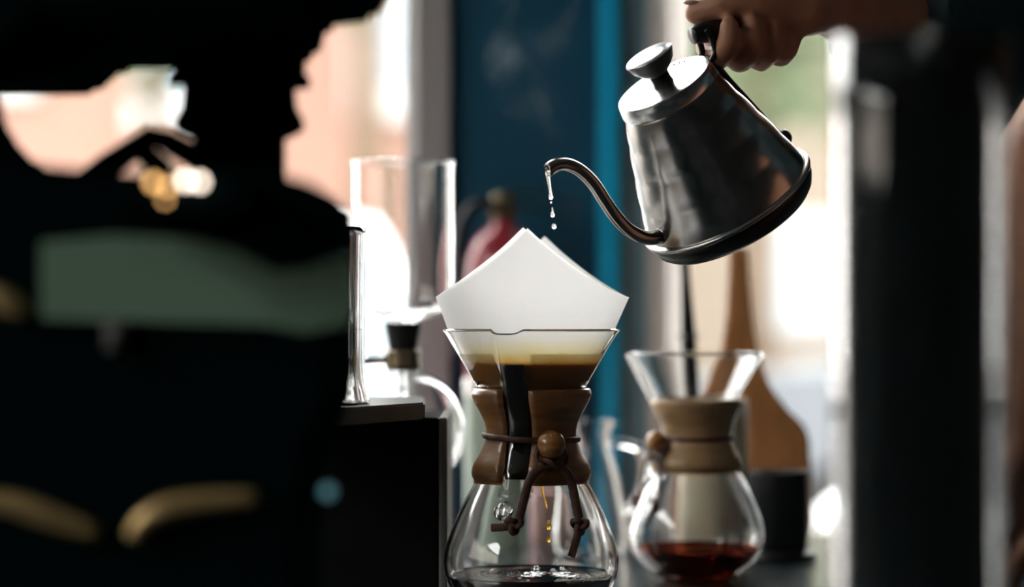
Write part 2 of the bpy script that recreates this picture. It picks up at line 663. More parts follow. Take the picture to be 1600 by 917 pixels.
# pale house to the right
house2 = thing('rendered_house', 'beige rendered house across the street behind the right window', 'building', (9, DB - D0 + 8, -0.15))
box('wall', 'tan_render', 1.2, 18, DB - D0 + 6, DB - D0 + 10, -0.15, 7.4, house2)
bm = bmesh.new()
prism(bm, [(0.9, DB - D0 + 5.7, 7.4), (18.3, DB - D0 + 5.7, 7.4), (18.3, DB - D0 + 8, 8.6), (0.9, DB - D0 + 8, 8.6)], (0, 0, 0.12))
link_mesh('roof', bm, 'asphalt', house2, smooth=False)
for x0 in (3.6, 6.2, 9.0):
    w = box('window', 'white_trim', x0, x0 + 1.2, DB - D0 + 5.9, DB - D0 + 5.999, 0.9, 2.5, house2)
    box('pane', 'far_glass', x0 + .1, x0 + 0.56, DB - D0 + 5.87, DB - D0 + 5.899, 1.0, 2.4, w)
    box('pane', 'far_glass', x0 + .64, x0 + 1.1, DB - D0 + 5.87, DB - D0 + 5.899, 1.0, 2.4, w)


# unseen building added outside the left wall to dim the side window
side = thing('shading_building', 'unseen beige building added across the side lane to dim the left window', 'building', (-7.5, -2.0, -0.15))
box('wall', 'beige_render', -9.5, -5.6, -9.0, 5.0, -0.15, 3.6, side)
box('parapet', 'asphalt', -9.6, -5.5, -9.1, 5.1, 3.6, 3.75, side)
side['kind'] = 'structure'
del side['category']
struct(box('lane', 'asphalt', -40, XL - .12, -20, WY + .24, -0.25, -0.15), 'grey side lane outside the left wall')


def tree(x, y, h, r, n, label, seed):
    rnd = random.Random(seed)
    t = thing('street_tree', label, 'tree', (x, y, -0.15), 'trees along the street')
    bm = bmesh.new()
    tube(bm, [(x, y, -0.15), (x + .05, y, h * .3), (x - .05, y, h * .62)], [0.16, 0.12, 0.07], 10)
    for k in range(5):
        a = k * 1.3 + seed
        tube(bm, [(x, y, h * (.38 + .04 * k)), (x + math.cos(a) * r * .5, y + math.sin(a) * r * .5, h * (.56 + .05 * k))], [0.06, 0.02], 6)
    link_mesh('trunk', bm, 'bark', t)
    bm = bmesh.new()
    for k in range(n):
        while True:
            p = Vector((rnd.uniform(-1, 1), rnd.uniform(-1, 1), rnd.uniform(-1, 1)))
            if 0.35 < p.length < 1 and noise.noise(p * 2.2 + Vector((seed, 0, 0))) > -0.22:
                break
        c = Vector((x, y, h * .70)) + Vector((p.x * r, p.y * r, p.z * h * .38))
        q = Matrix.Rotation(rnd.uniform(0, 6.28), 3, Vector((rnd.uniform(-1, 1), rnd.uniform(-1, 1), rnd.uniform(-1, 1))).normalized())
        s = rnd.uniform(.08, .16)
        vs = [bm.verts.new(c + q @ Vector(v) * s) for v in ((-1, 0, 0), (0, -.45, .12), (1, 0, 0), (0, .45, .12))]
        bm.faces.new(vs)
    f = link_mesh('foliage', bm, 'leaf_green', t, smooth=False)
    f['kind'] = 'stuff'


tree(bp(640, 0, 18).x - .35, 16.0, 10.0, 1.4, 3600, 'leafy street tree in front of the brick house', 3)
tree(bp(215, 0, 22).x, 21.0, 10.0, 1.2, 2400, 'small green tree seen under the machine head', 5)
tree(bp(1180, 0, 22).x, 20.0, 8.4, 1.9, 4200, 'leafy green tree above the white car behind the right window', 8)
tree(bp(1420, 0, 24).x, 25.0, 9.0, 1.9, 3000, 'leafy green tree behind the tall dark canister', 11)


def car(x, y, label, body, seed):
    t = thing('parked_car', label, 'car', (x, y, -0.15), 'cars parked along the street')
    z0 = -0.15
    side = [(-2.2, .35), (-2.25, .75), (-2.1, .98), (-1.15, 1.08), (-0.55, 1.58), (0.2, 1.70), (1.35, 1.66), (2.0, 1.10), (2.2, 1.0), (2.25, .4), (2.1, .28),
            (1.75, .28), (1.66, .5), (1.4, .62), (1.14, .5), (1.05, .28), (-1.05, .28), (-1.14, .5), (-1.4, .62), (-1.66, .5), (-1.75, .28), (-2.1, .28)]
    bm = bmesh.new()
    prism(bm, [(x + a, y - .85, z0 + b) for a, b in side], (0, 1.7, 0))
    bmesh.ops.bevel(bm, geom=[e for e in bm.edges if abs((e.verts[0].co - e.verts[1].co).y) < 1e-4], offset=.07, segments=2, affect='EDGES')
    link_mesh('body', bm, body, t, smooth=False)
    for poly in ([(-.98, 1.10), (-.48, 1.50), (0.15, 1.58), (0.15, 1.10)], [(0.25, 1.10), (0.25, 1.585), (1.28, 1.55), (1.72, 1.12)]):
        bm = bmesh.new()
        prism(bm, [(x + a, y - .875, z0 + b) for a, b in poly], (0, .03, 0))
        link_mesh('side_window', bm, 'far_glass', t, smooth=False)
    for wxp in (-1.4, 1.4):
        for wy in (-.80, .62):
            bm = bmesh.new()
            M = Matrix.Rotation(PI / 2, 3, 'X')
            lathe(bm, [(0, -.1), (.2, -.1), (.30, -.1), (.32, -.06), (.32, .06), (.30, .1), (.2, .1), (0, .1)], 24, (x + wxp, y + wy + .09, z0 + .32), M)
            w = link_mesh('wheel', bm, 'tyre', t)
            if wy < 0:
                bm = bmesh.new()
                lathe(bm, [(0, .105), (.08, .12), (.19, .105), (.19, .09)], 18, (x + wxp, y + wy + .09, z0 + .32), M)
                link_mesh('hubcap', bm, 'chrome', w)
    if body == 'car_grey':  # white shell paints the sky's reflection onto the car's top
        bm = bmesh.new()
        prism(bm, [(x + a, y - .86, z0 + b) for a, b in ((-.80, 1.40), (-.56, 1.60), (0.2, 1.725), (1.36, 1.685), (1.66, 1.42), (1.30, 1.575), (0.2, 1.60), (-.46, 1.52))], (0, 1.72, 0))
        link_mesh('roof', bm, 'car_white', t, smooth=False)
    for s in (-1, 1):
        box('lamp', 'chrome', x + s * 2.235 - .02, x + s * 2.235 + .02, y - .7, y - .4, z0 + .72, z0 + .88, t, bevel=.01)
    box('mirror', body, x - .95, x - .78, y - 1.02, y - .86, z0 + 1.06, z0 + 1.2, t, bevel=.03)


car(-2.0, 8.8, 'white car parked outside, seen through the tall siphon glass', 'car_white', 1)
car(2.9, 9.6, 'grey car with a white roof parked outside to the right of the kettle', 'car_grey', 2)

# ------------------------------------------------------------------ coffee maker (hourglass glass jug with wooden collar)
CX = (830 - 800) * K
CH0 = Vector((CX, 0, COUNTER))


def zr(py):
    return (969 - py) * K


PROF = [(r * K, zr(py)) for py, r in ((517, 138.5), (519.5, 136), (524, 132.5), (540, 122.5), (565, 107.5), (585, 96), (602, 86.5), (630, 71), (655, 61), (675, 58), (695, 61),
                                      (720, 71), (745, 83.5), (766, 96), (785, 106), (814, 119), (838, 128.5), (861, 135), (880, 136.5), (904, 132.5),
                                      (925, 122), (945, 104), (960, 82), (968, 62))]
TH0 = math.radians(-16.5)           # azimuth of the pouring channel, 0 = towards the viewer, negative = left


def ang(theta):
    """azimuth -> unit vector; 0 points to -y (viewer), positive to +x"""
    return Vector((math.sin(theta), -math.cos(theta), 0))


def chan(theta, z, r):
    """height of the channel above the round wall"""
    d = (theta - TH0 + PI) % (2 * PI) - PI
    py = 969 - z / K
    if py > 772:
        return 0.0
    hw = (23 if py < 560 else 23 - (py - 560) / 115 * 5 if py < 675 else 18 + (py - 675) / 90 * 4) * K
    x = abs(d) * r / hw
    if abs(d) > 1.3 or x >= 1.25:
        return 0.0
    s = 1.0 if x < .45 else max(0.0, 1 - ((x - .45) / .8)) if x < 1.25 else 0
    s = s * s * (3 - 2 * s)
    A = (6 + (py - 517) / 90 * 9 if py < 607 else 15)
    if py > 735:
        t = max(0.0, 1 - (py - 735) / 32)
        A *= t ** 0.6 if t > 0 else 0
    return A * K * s


def make_chemex(name, label, wood):
    t = thing(name, label, 'coffee maker', (0, 0, 0))
    # glass body
    prof = catmull(PROF, 120)
    n = 200
    th = 2.3e-3
    bm = bmesh.new()
    rows = []
    sec = []
    inner = []
    for i, (r, z) in enumerate(prof):
        a = prof[max(i - 1, 0)]
        b = prof[min(i + 1, len(prof) - 1)]
        tv = Vector((b[0] - a[0], b[1] - a[1])).normalized()
        inner.append((r + tv.y * th, z - tv.x * th))    # going down: inward normal
    full = [(r, z, 0) for r, z in prof] + [(0, prof[-1][1] + 0.0015, 0)]
    full2 = [(0, prof[-1][1] + 0.005, 0)] + [(r, z, 1) for r, z in inner[::-1]]
    full2[1:1] = []
    lip = [(PROF[0][0] - .0003, PROF[0][1] + .0010, 2), (PROF[0][0] - .0014, PROF[0][1] + .0008, 2)]
    for r, z, kk in full + full2 + lip[::-1]:
        if r == 0:
            rows.append([bm.verts.new((0, 0, z))])
            continue
        ring = []
        for k in range(n):
            tht = 2 * PI * k / n
            c = chan(tht, z, r)
            rr = r + c
            dz = 0
            py = 969 - z / K
            if py < 540:
                dd = (tht - TH0 + PI) % (2 * PI) - PI
                q = max(0, 1 - (abs(dd) * r / (24 * K)) ** 4)
                dz = -5 * K * q * max(0, (540 - py) / 23) ** 2
            p = ang(tht) * rr
            ring.append(bm.verts.new((p.x, p.y, z + dz)))
        rows.append(ring)
    rows.append(rows[0])
    for a, b in zip(rows[:-1], rows[1:]):
        for i in range(n):
            j = (i + 1) % n
            if len(a) == 1 and len(b) == 1:
                continue
            if len(a) == 1:
                bm.faces.new((a[0], b[i], b[j]))
            elif len(b) == 1:
                bm.faces.new((a[i], a[j], b[0]))
            else:
                bm.faces.new((a[i], a[j], b[j], b[i]))
    bmesh.ops.recalc_face_normals(bm, faces=bm.faces[:])
    g = link_mesh('glass_body', bm, 'clear_glass', t)
    # moulded glass button on the bulb
    bm = bmesh.new()
    az = math.asin((787 - 830) / 112.0)
    nrm = (ang(az) + Vector((0, 0, .38))).normalized()
    Mq = nrm.to_track_quat('Z', 'Y').to_matrix()
    c = ang(az) * (113 * K) + Vector((0, 0, zr(790)))
    lathe(bm, [(0, .004), (.0035, .0034), (.0062, .0016), (.0075, -.0006), (.0060, -.0012), (0, -.0012)], 20, c, Mq)
    link_mesh('glass_button', bm, 'clear_glass', g)
    # wooden collar in two halves
    out = catmull([(r * K, zr(py)) for py, r in ((606, 86), (606, 90), (609, 93), (615, 94), (622, 92), (631, 88), (648, 78.5), (661, 73), (675, 70.5), (688, 72), (706, 79.5), (720, 88), (729, 92), (739, 93.5), (747, 91), (752, 86), (753, 80))], 56)

    def gl(z):
        for (r0, z0), (r1, z1) in zip(prof[:-1], prof[1:]):
            if z1 <= z <= z0:
                return r0 + (r1 - r0) * (z - z0) / (z1 - z0)
        return prof[0][0]
    for s in (0, 1):
        bm = bmesh.new()
        m_ = 70
        rows = []
        for k in range(m_ + 1):
            u = k / m_
            col = []
            prof2 = [(max(r, gl(z) + .0012), z) for r, z in out] + [(gl(z) + .0006, z) for r, z in out[::-1]]
            for r, z in prof2:
                g0 = 21.5 * K / (r if r > .03 else .03)      # half gap at the channel
                g1 = 3 * K / r
                tht = (TH0 + g0) + u * (PI - g0 - g1) if s == 0 else (TH0 - g0) - u * (PI - g0 - g1)
                # rounded ends
                e = 1 - 0.05 * max(0, 1 - u * m_ / 2.0)
                p = ang(tht) * r * (e if r > gl(z) + .001 else 1)
                col.append(bm.verts.new((p.x, p.y, z)))
            rows.append(col)
        L = len(rows[0])
        for a, b in zip(rows[:-1], rows[1:]):
            for i in range(L):
                j = (i + 1) % L
                bm.faces.new((a[i], a[j], b[j], b[i]))
        bm.faces.new(rows[0])
        bm.faces.new(rows[-1][::-1])
        bmesh.ops.recalc_face_normals(bm, faces=bm.faces[:])
        sharp(link_mesh('collar_half', bm, wood, t), 50)
    # leather tie round the waist
    bm = bmesh.new()
    pts = []
    for k in range(64):
        tht = 2 * PI * k / 64
        rr = 75.5 * K + .3 * chan(tht, zr(682), 75 * K)
        p = ang(tht) * rr
        pts.append((p.x, p.y, zr(682 + 3.5 * math.sin(tht * 1 + .5))))
    pts.append(pts[0])
    tube(bm, pts, 4.6 * K, 10, 1.0, 0.42, up=(0, 0, 1), cap=False)
    link_mesh('leather_tie', bm, 'leather', t)

    def q(px, py, r):
        """point in front of the jug: local x from the photo, r = distance from the axis in px"""
        x = (px - 830) * K
        rr = r * K
        y = -math.sqrt(max(rr * rr - x * x, 0))
        return Vector((x, y, zr(py)))
    bm = bmesh.new()
    ball(bm, q(860, 690, 92), 21.5 * K, 1.0, 0.95, 1.03, 28, 20)
    link_mesh('wooden_bead', bm, 'bead_wood', t)
    # twisted knot under the bead
    bm = bmesh.new()
    tube(bm, smooth_path([q(842, 690, 84), q(838, 712, 94), q(848, 722, 99), q(862, 722, 101), q(876, 712, 99), q(880, 702, 95)], 24), 4.6 * K, 8, 1, .7)
    tube(bm, smooth_path([q(878, 694, 86), q(882, 714, 95), q(872, 726, 100), q(858, 728, 97), q(846, 718, 100), q(838, 726, 98)], 24), 4.6 * K, 8, 1, .7)
    tube(bm, smooth_path([q(848, 712, 97), q(858, 716, 105), q(866, 724, 105), q(878, 720, 100)], 14), 4.4 * K, 8, 1, .7)
    link_mesh('tie_knot', bm, 'leather', t)
    lft = [q(850, 722, 101), q(836, 730, 104), q(826, 745, 106), q(820, 765, 108), q(815, 785, 112), q(809, 806, 116)]
    rgt = [q(872, 722, 101), q(884, 733, 104), q(892, 752, 105), q(896, 772, 109), q(900, 792, 114), q(904, 808, 118)]
    for path in (lft, rgt):
        bm = bmesh.new()
        tube(bm, smooth_path(path, 28), 6.8 * K, 12, .5, 1.0, up=(0, -1, 0.3))
        link_mesh('leather_cord', bm, 'leather', t)
    for (px, py, r, e1, e2, r2) in ((803, 810, 120, 788, 770, 124), (903, 813, 122, 897, 889, 128)):
        bm = bmesh.new()
        c = q(px, py, r)
        kp = []
        for k in range(49):
            a = 2 * PI * k / 48
            kp.append(c + Vector(((math.sin(a) + 1.6 * math.sin(2 * a)), -.8 * math.sin(3 * a), (math.cos(a) - 1.6 * math.cos(2 * a)))) * (4.7 * K))
        tube(bm, kp, 4.9 * K, 8, cap=False)
        ball(bm, c, 7.5 * K, 1.1, .9, 1, 12, 8)
        link_mesh('end_knot', bm, 'leather', t)
        bm = bmesh.new()
        if px < 850:
            ep = [c, q(790, 813, r2), q(769, 815, r2)]
        else:
            ep = [c, q(897, 835, r2), q(889, 859, r2)]
        tube(bm, smooth_path(ep, 8), 6.2 * K, 12, .5, 1.0, up=(0, -1, 0.1))
        sharp(link_mesh('cord_end', bm, 'leather', t))
    return t


jug = make_chemex('glass_coffee_maker', 'front hourglass glass coffee maker in focus, dark wooden collar tied with leather', 'collar_wood')
jug.location = CH0


def copy_tree(o, parent=None):
    c = o.copy()
    C.objects.link(c)
    c.parent = parent
    for ch in [x for x in bpy.data.objects if x.parent == o]:
        copy_tree(ch, c)
    return c


D2 = 2.09
jug2 = copy_tree(jug)
jug2['label'] = 'blurred second hourglass glass coffee maker with pale wooden collar, right of the front one'
c2 = P(1087, 495, D2)
jug2.location = (c2.x, c2.y, COUNTER)
jug2.scale = (0.9, 0.9, 0.9)
jug2.rotation_euler = (0, 0, math.radians(-82))
for o in bpy.data.objects:
    if o.parent == jug2 and o.name.startswith('collar_half'):
        o.data = o.data.copy()
        o.data.materials.clear()
        o.data.materials.append(MATS['collar_wood_pale'])


# brewed coffee in each bulb
def inner_r(z):
    prof = catmull(PROF, 120)
    for (r0, z0), (r1, z1) in zip(prof[:-1], prof[1:]):
        if z1 <= z <= z0:
            f = (z - z0) / (z1 - z0)
            dr = Vector((r1 - r0, z1 - z0)).normalized()
            return r0 + (r1 - r0) * f - 0.0027 / max(abs(dr.y), .35)
    return PROF[-1][0]


def brew(name, py, label, m, loc, sc, drops):
    zt = zr(py)
    bm = bmesh.new()
    n = 96
    rt = inner_r(zt)
    prof = [(0, .0055), (PROF[-1][0] * .8, .0055)]
    z = .008
    while z < zt - .001:
        prof.append((inner_r(z), z))
        z += .002
    prof.append((rt, zt))
    rings = []
    nr = 64

    def ripple(x, y):
        h = 0
        for (dx, dy, amp, wl, ext) in drops:
            d = math.hypot(x - dx, y - dy)
            h += amp * math.cos(2 * PI * d / wl) * math.exp(-d / ext)
        return h
    for k in range(1, nr + 1):
        r = rt * (1 - k / nr)
        prof.append((r, zt))
    idx = len(prof) - nr
    lathe(bm, prof, n)
    for v in bm.verts:
        d = math.hypot(v.co.x, v.co.y)
        if v.co.z > zt - 1e-6:
            edge = (d / rt)
            v.co.z += ripple(v.co.x, v.co.y) * (1 - edge ** 8) + .0010 * edge ** 40
    o = link_mesh(name, bm, m)
    o.location = loc
    o.scale = (sc, sc, sc)
    return tag(o, label, 'coffee')


brew('brewed_coffee', 897, 'dark rippling coffee pooled in the front glass coffee maker', 'coffee', CH0, 1.0,
     [((857 - 830) * K, 0.0, .0012, .0068, .024), (-.03, .012, .0005, .005, .018)])
brew('brewed_coffee', 905, 'reddish coffee in the bottom of the blurred second coffee maker', 'coffee_red', jug2.location, 0.9, [])

# foam along the right rim of the coffee
bm = bmesh.new()
rt = inner_r(zr(897))
for k in range(190):
    a = math.radians(random.uniform(18, 78))
    rr = rt * (1 - abs(random.gauss(0, .09)) - .02)
    p = ang(a) * rr
    s = random.uniform(.0006, .0019)
    if rr < rt * .72:
        continue
    bmesh.ops.create_icosphere(bm, subdivisions=1, radius=s, matrix=Matrix.Translation(Vector((p.x, p.y, zr(897) + .0004)) + CH0))
f = link_mesh('coffee_foam', bm, 'crema', loc=CH0)
tag(f, 'cream coloured foam bubbles at the right edge of the front coffee', 'foam', kind='stuff')
for k, (px, py, yy) in enumerate(((838, 886, .03), (797, 890, -.01), (812, 899, -.03), (824, 902, -.05), (865, 889, 0.02), (880, 886, .03), (769, 892, .02))):
    bm = bmesh.new()
    c = Vector(((px - 800) * K, yy, COUNTER + zr(897)))
    s = (.0034, .0018, .0016, .0015, .0022, .0025, .002)[k]
    lathe(bm, [(s, 0), (s * .92, s * .4), (s * .7, s * .7), (s * .38, s * .92), (0, s)], 14, c)
    o = link_mesh('coffee_bubble', bm, 'thin_glass', loc=c)
    tag(o, ('largest clear bubble at the back of the front coffee', 'clear bubble left of the ripple centre on the front coffee', 'clear bubble in front of the ripples on the front coffee',
            'nearest clear bubble on the front coffee', 'clear bubble right behind the falling drops', 'clear bubble at the back right of the front coffee',
            'leftmost clear bubble on the front coffee')[k], 'bubble', 'bubbles on the front coffee')

# ------------------------------------------------------------------ paper filter
AP = 742                              # row of the cone's tip
ZL = zr(565)
paper_mat(ZL - zr(AP))
FIL = thing('paper_filter', 'white square-folded paper filter standing in the front coffee maker', 'paper filter', CH0 + Vector((0, 0, zr(AP))))


def paper(name, th_a, th_b, L, rot, lift, n=120, ns=40, cornerf=1.035):
    bm = bmesh.new()
    rows = []
    for i in range(n + 1):
        th = th_a + (th_b - th_a) * i / n
        a = abs((th + PI) % (2 * PI) - PI)
        phi = a / 2 if a <= PI / 2 else (PI - a) / 2
        Dm = L / math.cos(PI / 4 - phi) * (1 + (cornerf - 1) * phi / (PI / 4))
        col = []
        for j in range(ns + 1):
            s = .012 + (Dm - .012) * j / ns
            r = s * .5 + lift
            z = s * math.cos(PI / 6)
            rim = zr(517) - zr(AP)
            f = max(0.0, (z - rim) / .06)
            p = ang(th + rot)
            sx = 1 - .115 * min(1, f) ** .8
            sy = 1 - .10 * min(1, f)
            wv = .0006 * noise.noise(Vector((p.x * 4, p.y * 4, z * 30))) * min(1, f * 2)
            x = p.x * r * sx + 5 * K * min(1, f) + wv * p.x
            y = p.y * r * sy + wv * p.y
            col.append(bm.verts.new(Vector((x, y, z)) + CH0 + Vector((0, 0, zr(AP)))))
        rows.append(col)
    for a, b in zip(rows[:-1], rows[1:]):
        for j in range(ns):
            bm.faces.new((a[j], b[j], b[j + 1], a[j + 1]))
    bmesh.ops.remove_doubles(bm, verts=bm.verts[:], dist=1e-6)
    bmesh.ops.recalc_face_normals(bm, faces=bm.faces[:])
    return link_mesh(name, bm, 'filter_paper', FIL)


paper('cone_sheet', -PI, PI, .1485, math.radians(-5.5), 0.0)
paper('folded_layer', -PI / 2, PI / 2, .1480, math.radians(-3.6), -.0006)
# coffee slurry in the filter
bm = bmesh.new()
rs = (AP - 565) * K * .577 - .0012
lathe(bm, [(0, zr(AP) + .016), (.0075, zr(AP) + .016), (rs * .5, zr(AP) + (zr(565) - zr(AP)) * .5), (rs, zr(565) - .0006), (rs * .9, zr(565) - .0009), (rs * .5, zr(565) - .0006), (0, zr(565) - .0008)], 64, CH0)
o = link_mesh('coffee_slurry', bm, 'slurry', loc=CH0 + Vector((0, 0, zr(AP))))
tag(o, 'brown wet coffee grounds filling the paper filter', 'coffee')


# coffee standing in the pouring channel up to the level in the filter
bm = bmesh.new()
rows = []
for i in range(41):
    py = 567 + (744 - 567) * i / 40
    z = zr(py)
    base = inner_r(z)
    row = []
    for k in range(13):
        u = -1 + k / 6
        hw = (15.5 if py < 600 else 15.5 - (py - 600) / 145 * 1.5) * K
        tht = TH0 + u * hw / base
        c = chan(tht, z, base)
        row.append((ang(tht) * (base + c - .0005), ang(tht) * (base + min(c * .12, .0006) - .0002), z))
    rows.append(row)
fr = [[bm.verts.new(CH0 + Vector((a.x, a.y, z))) for a, b, z in row] for row in rows]
bk = [[bm.verts.new(CH0 + Vector((b.x, b.y, z))) for a, b, z in row] for row in rows]
for i in range(40):
    for k in range(12):
        bm.faces.new((fr[i][k], fr[i][k + 1], fr[i + 1][k + 1], fr[i + 1][k]))
        bm.faces.new((bk[i][k + 1], bk[i][k], bk[i + 1][k], bk[i + 1][k + 1]))
    for k in (0, 12):
        bm.faces.new((fr[i][k], fr[i + 1][k], bk[i + 1][k], bk[i][k]))
for i in (0, 40):
    for k in range(12):
        bm.faces.new((fr[i][k + 1], fr[i][k], bk[i][k], bk[i][k + 1]))
bmesh.ops.recalc_face_normals(bm, faces=bm.faces[:])
o = link_mesh('channel_coffee', bm, 'coffee', loc=CH0 + Vector((0, 0, zr(744))))
tag(o, 'dark strip of coffee standing in the pouring channel of the front coffee maker', 'coffee')


# falling coffee under the filter and water from the spout
def droplet(name, pts, rads, m, label, group, d):
    bm = bmesh.new()
    w = [P(px, py, d) for px, py in pts]
    path = smooth_path(w, 14)
    rr = [x[0] for x in catmull([(r,) for r in rads], 14)]
    tube(bm, path, [max(r * K, .00012) for r in rr], 12)
    o = link_mesh(name, bm, m, loc=w[-1])
    return tag(o, label, 'drop', group)


droplet('coffee_drop', [(857, 813), (857, 818), (857.5, 825), (857.5, 828)], [1.5, 3, 3.8, .6], 'amber_drop', 'amber coffee drop falling in the bulb, upper of the two', 'falling coffee drops', D0)
droplet('coffee_drop', [(857, 838.5), (857.5, 841), (857.5, 845), (857.5, 848)], [1, 3.2, 3.3, .6], 'amber_drop', 'amber coffee drop falling in the bulb, lower of the two', 'falling coffee drops', D0)
droplet('coffee_trickle', [(846, 752), (849, 772), (853, 788), (855, 795)], [1.8, 1.8, 1.5, .4], 'amber_drop', 'thin amber trickle of coffee leaving the collar in the bulb', 'falling coffee drops', D0)

# ------------------------------------------------------------------ kettle
phi_t = math.radians(28.0)
tip = math.radians(19.5)
el = math.atan((HZ - 235) / F)
Rv = Vector((1, 0, 0))
Vv = Vector((math.tan(math.radians(5.0)), 1, math.tan(el))).normalized()
Upv = (Vector((0, 0, 1)) - Vv * Vv.z).normalized()
Rv = Vv.cross(Upv).normalized()
av = -math.sin(phi_t) * Rv + math.cos(phi_t) * Upv
U = math.cos(tip) * av - math.sin(tip) * Vv              # kettle axis, base to lid
E1 = -math.cos(phi_t) * Rv - math.sin(phi_t) * Upv       # leftwards along the base
E2 = -math.cos(tip) * Vv - math.sin(tip) * av            # towards the viewer
W = math.cos(math.radians(30)) * E1 + math.sin(math.radians(30)) * E2     # spout direction
S3 = U.cross(W)
B = P(1150, 341, D0)
KM = Matrix((W, S3, U)).transposed()
ket = thing('gooseneck_kettle', 'brushed steel gooseneck kettle tipped forward to pour into the filter', 'kettle', B)


def kl(rho, h, s=0.0):
    return B + W * rho + U * h + S3 * s


def ktube(bm, pts, rad, n=16, **kw):
    tube(bm, pts, rad, n, **kw)


# body: four soft tiers
kp = []
tiers = [(.0165, .0655, .0418 - .0, .0590), (.0418, .0590, .0660, .0515), (.0660, .0515, .0880, .0445), (.0880, .0445, .1085, .0371)]
for (h0, r0, h1, r1) in tiers:
    for k in range(10):
        u = k / 10
        kp.append((r0 + (r1 - r0) * u + .0008 * math.sin(PI * u), h0 + (h1 - h0) * u))
kp.append((.0371, .1085))
bm = bmesh.new()
lathe(bm, [(0, .012), (.060, .012), (.0655, .0150)] + kp + [(.0360, .1095), (.034, .1095)], 96, B, KM)
link_mesh('body', bm, 'kettle_steel', ket)
bm = bmesh.new()
lathe(bm, [(0, -.001), (.050, -.001), (.0605, 0.0), (.0640, .0035), (.0668, .0095), (.0676, .0135), (.0660, .0158), (.062, .016), (0, .014)], 96, B, KM)
link_mesh('base_ring', bm, 'kettle_black', ket)
bm = bmesh.new()
lathe(bm, [(.0655, .0150), (.0685, .0152), (.0692, .0168), (.0685, .0185), (.0650, .0190)], 96, B, KM)
link_mesh('base_bead', bm, 'kettle_steel', ket)
bm = bmesh.new()
lathe(bm, [(.030, .1092), (.0368, .1082), (.0381, .1090), (.0385, .1105), (.0376, .1190), (.0368, .1202), (.034, .1203), (.026, .1197), (.012, .1196), (0, .1197)], 96, B, KM)
lid = sharp(link_mesh('lid', bm, 'lid_steel', ket), 30)
bm = bmesh.new()
lathe(bm, [(.0080, .1190), (.0072, .1235), (.0074, .1285), (.0120, .1320), (.0162, .1365), (.0186, .1425), (.0189, .1432), (.0182, .1440), (.010, .1438), (0, .1438)], 64, B, KM)
sharp(link_mesh('lid_knob', bm, 'kettle_black', lid), 40)
bm = bmesh.new()
lathe(bm, [(.0181, .1439), (.0180, .1443), (.009, .1442), (0, .1442)], 64, B, KM)
link_mesh('knob_cap', bm, 'cap_steel', lid)
for a in range(3):
    bm = bmesh.new()
    an = math.radians(197 + a * 9)
    c = kl(.031 * math.cos(an), .1202, .031 * math.sin(an))
    lathe(bm, [(0, .0003), (.0007, .0003), (.0007, -.0004)], 10, c, KM)
    link_mesh('vent_hole', bm, 'kettle_black', lid)
# spout
pl = [ray_plane(px, py, B, S3) for px, py in ((1062, 352), (1040, 366), (1012, 372), (985, 361), (962, 338), (944, 312), (926, 285), (906, 266), (886, 257), (868, 258), (856, 266))]
path = smooth_path(pl, 60)
rad = [x[0] for x in catmull([(v,) for v in (14, 12.5, 11, 10.5, 10.4, 10.2, 10, 9.8, 9.6, 9.6, 10.0)], 60)]
bm = bmesh.new()
rings = tube(bm, path, [r * K for r in rad], 28, cap=False)
# rolled-in inner wall near the mouth
last = path[-1]
tdir = (path[-1] - path[-2]).normalized()
inn = [bm.verts.new(v.co + (last - v.co) * .16 + tdir * .0004) for v in rings[-1]]
deep = [bm.verts.new(path[-9] + (v.co - last) * 1.0 * .84 - tdir * 0) for v in rings[-1]]
for k in range(28):
    j = (k + 1) % 28
    bm.faces.new((rings[-1][k], rings[-1][j], inn[j], inn[k]))
    bm.faces.new((inn[k], inn[j], deep[j], deep[k]))
# slant the mouth: cut back the upper part
for v in rings[-1] + inn:
    up = (v.co - last).dot(Vector((-.35, 0, .94)))
    v.co -= tdir * (up * .55)
bmesh.ops.recalc_face_normals(bm, faces=bm.faces[:])
link_mesh('spout', bm, 'kettle_steel', ket)
# collar where the spout meets the body
bm = bmesh.new()
tube(bm, [path[0] - (path[4] - path[0]) * .2, path[3], path[6], path[8]], [16.5 * K, 16 * K, 14 * K, 12.2 * K], 24)
link_mesh('spout_base', bm, 'kettle_steel', ket)
# handle: steel bracket from the rim, black strap down the back and the black grip
bm = bmesh.new()
for s in (-.0085, .0085):
    tube(bm, smooth_path([kl(-.0385, .113, s), kl(-.046, .117, s), kl(-.0485, .126, s), kl(-.0485, .136, s)], 16), .0024, 10)
link_mesh('bracket', bm, 'kettle_black', ket)
bm = bmesh.new()
strap = [kl(-.043, .115), kl(-.0455, .106), kl(-.049, .090), kl(-.0545, .070), kl(-.0605, .048), kl(-.0665, .027)]
tube(bm, smooth_path(strap, 24), .0062, 12, .42, 1.0, up=tuple(-W))
link_mesh('strap', bm, 'kettle_black', ket)
bm = bmesh.new()
Mn = (-W).to_track_quat('Z', 'Y').to_matrix()
lathe(bm, [(.0062, -.004), (.0062, .004), (.0050, .0058), (0, .0062)], 18, kl(-.0675, .026), Mn)
link_mesh('rivet', bm, 'kettle_black', ket)
G0 = ray_plane(1088, 50, B, S3)
G1 = ray_plane(1245, 52, B, S3)
bm = bmesh.new()
gm = (G0 + G1) / 2 + Vector((0, 0, .003))
tube(bm, smooth_path([G0 + Vector((-.003, 0, -.003)), G0 + (G1 - G0) * .1, gm, G0 + (G1 - G0) * .85, G1], 30),
     [x[0] for x in catmull([(.0062,), (.0080,), (.0088,), (.0088,), (.007,)], 30)], 20, 1.0, 1.15)
link_mesh('grip', bm, 'kettle_black', ket)
tipd = (pl[-1] + Vector((0, D0, 0))).y
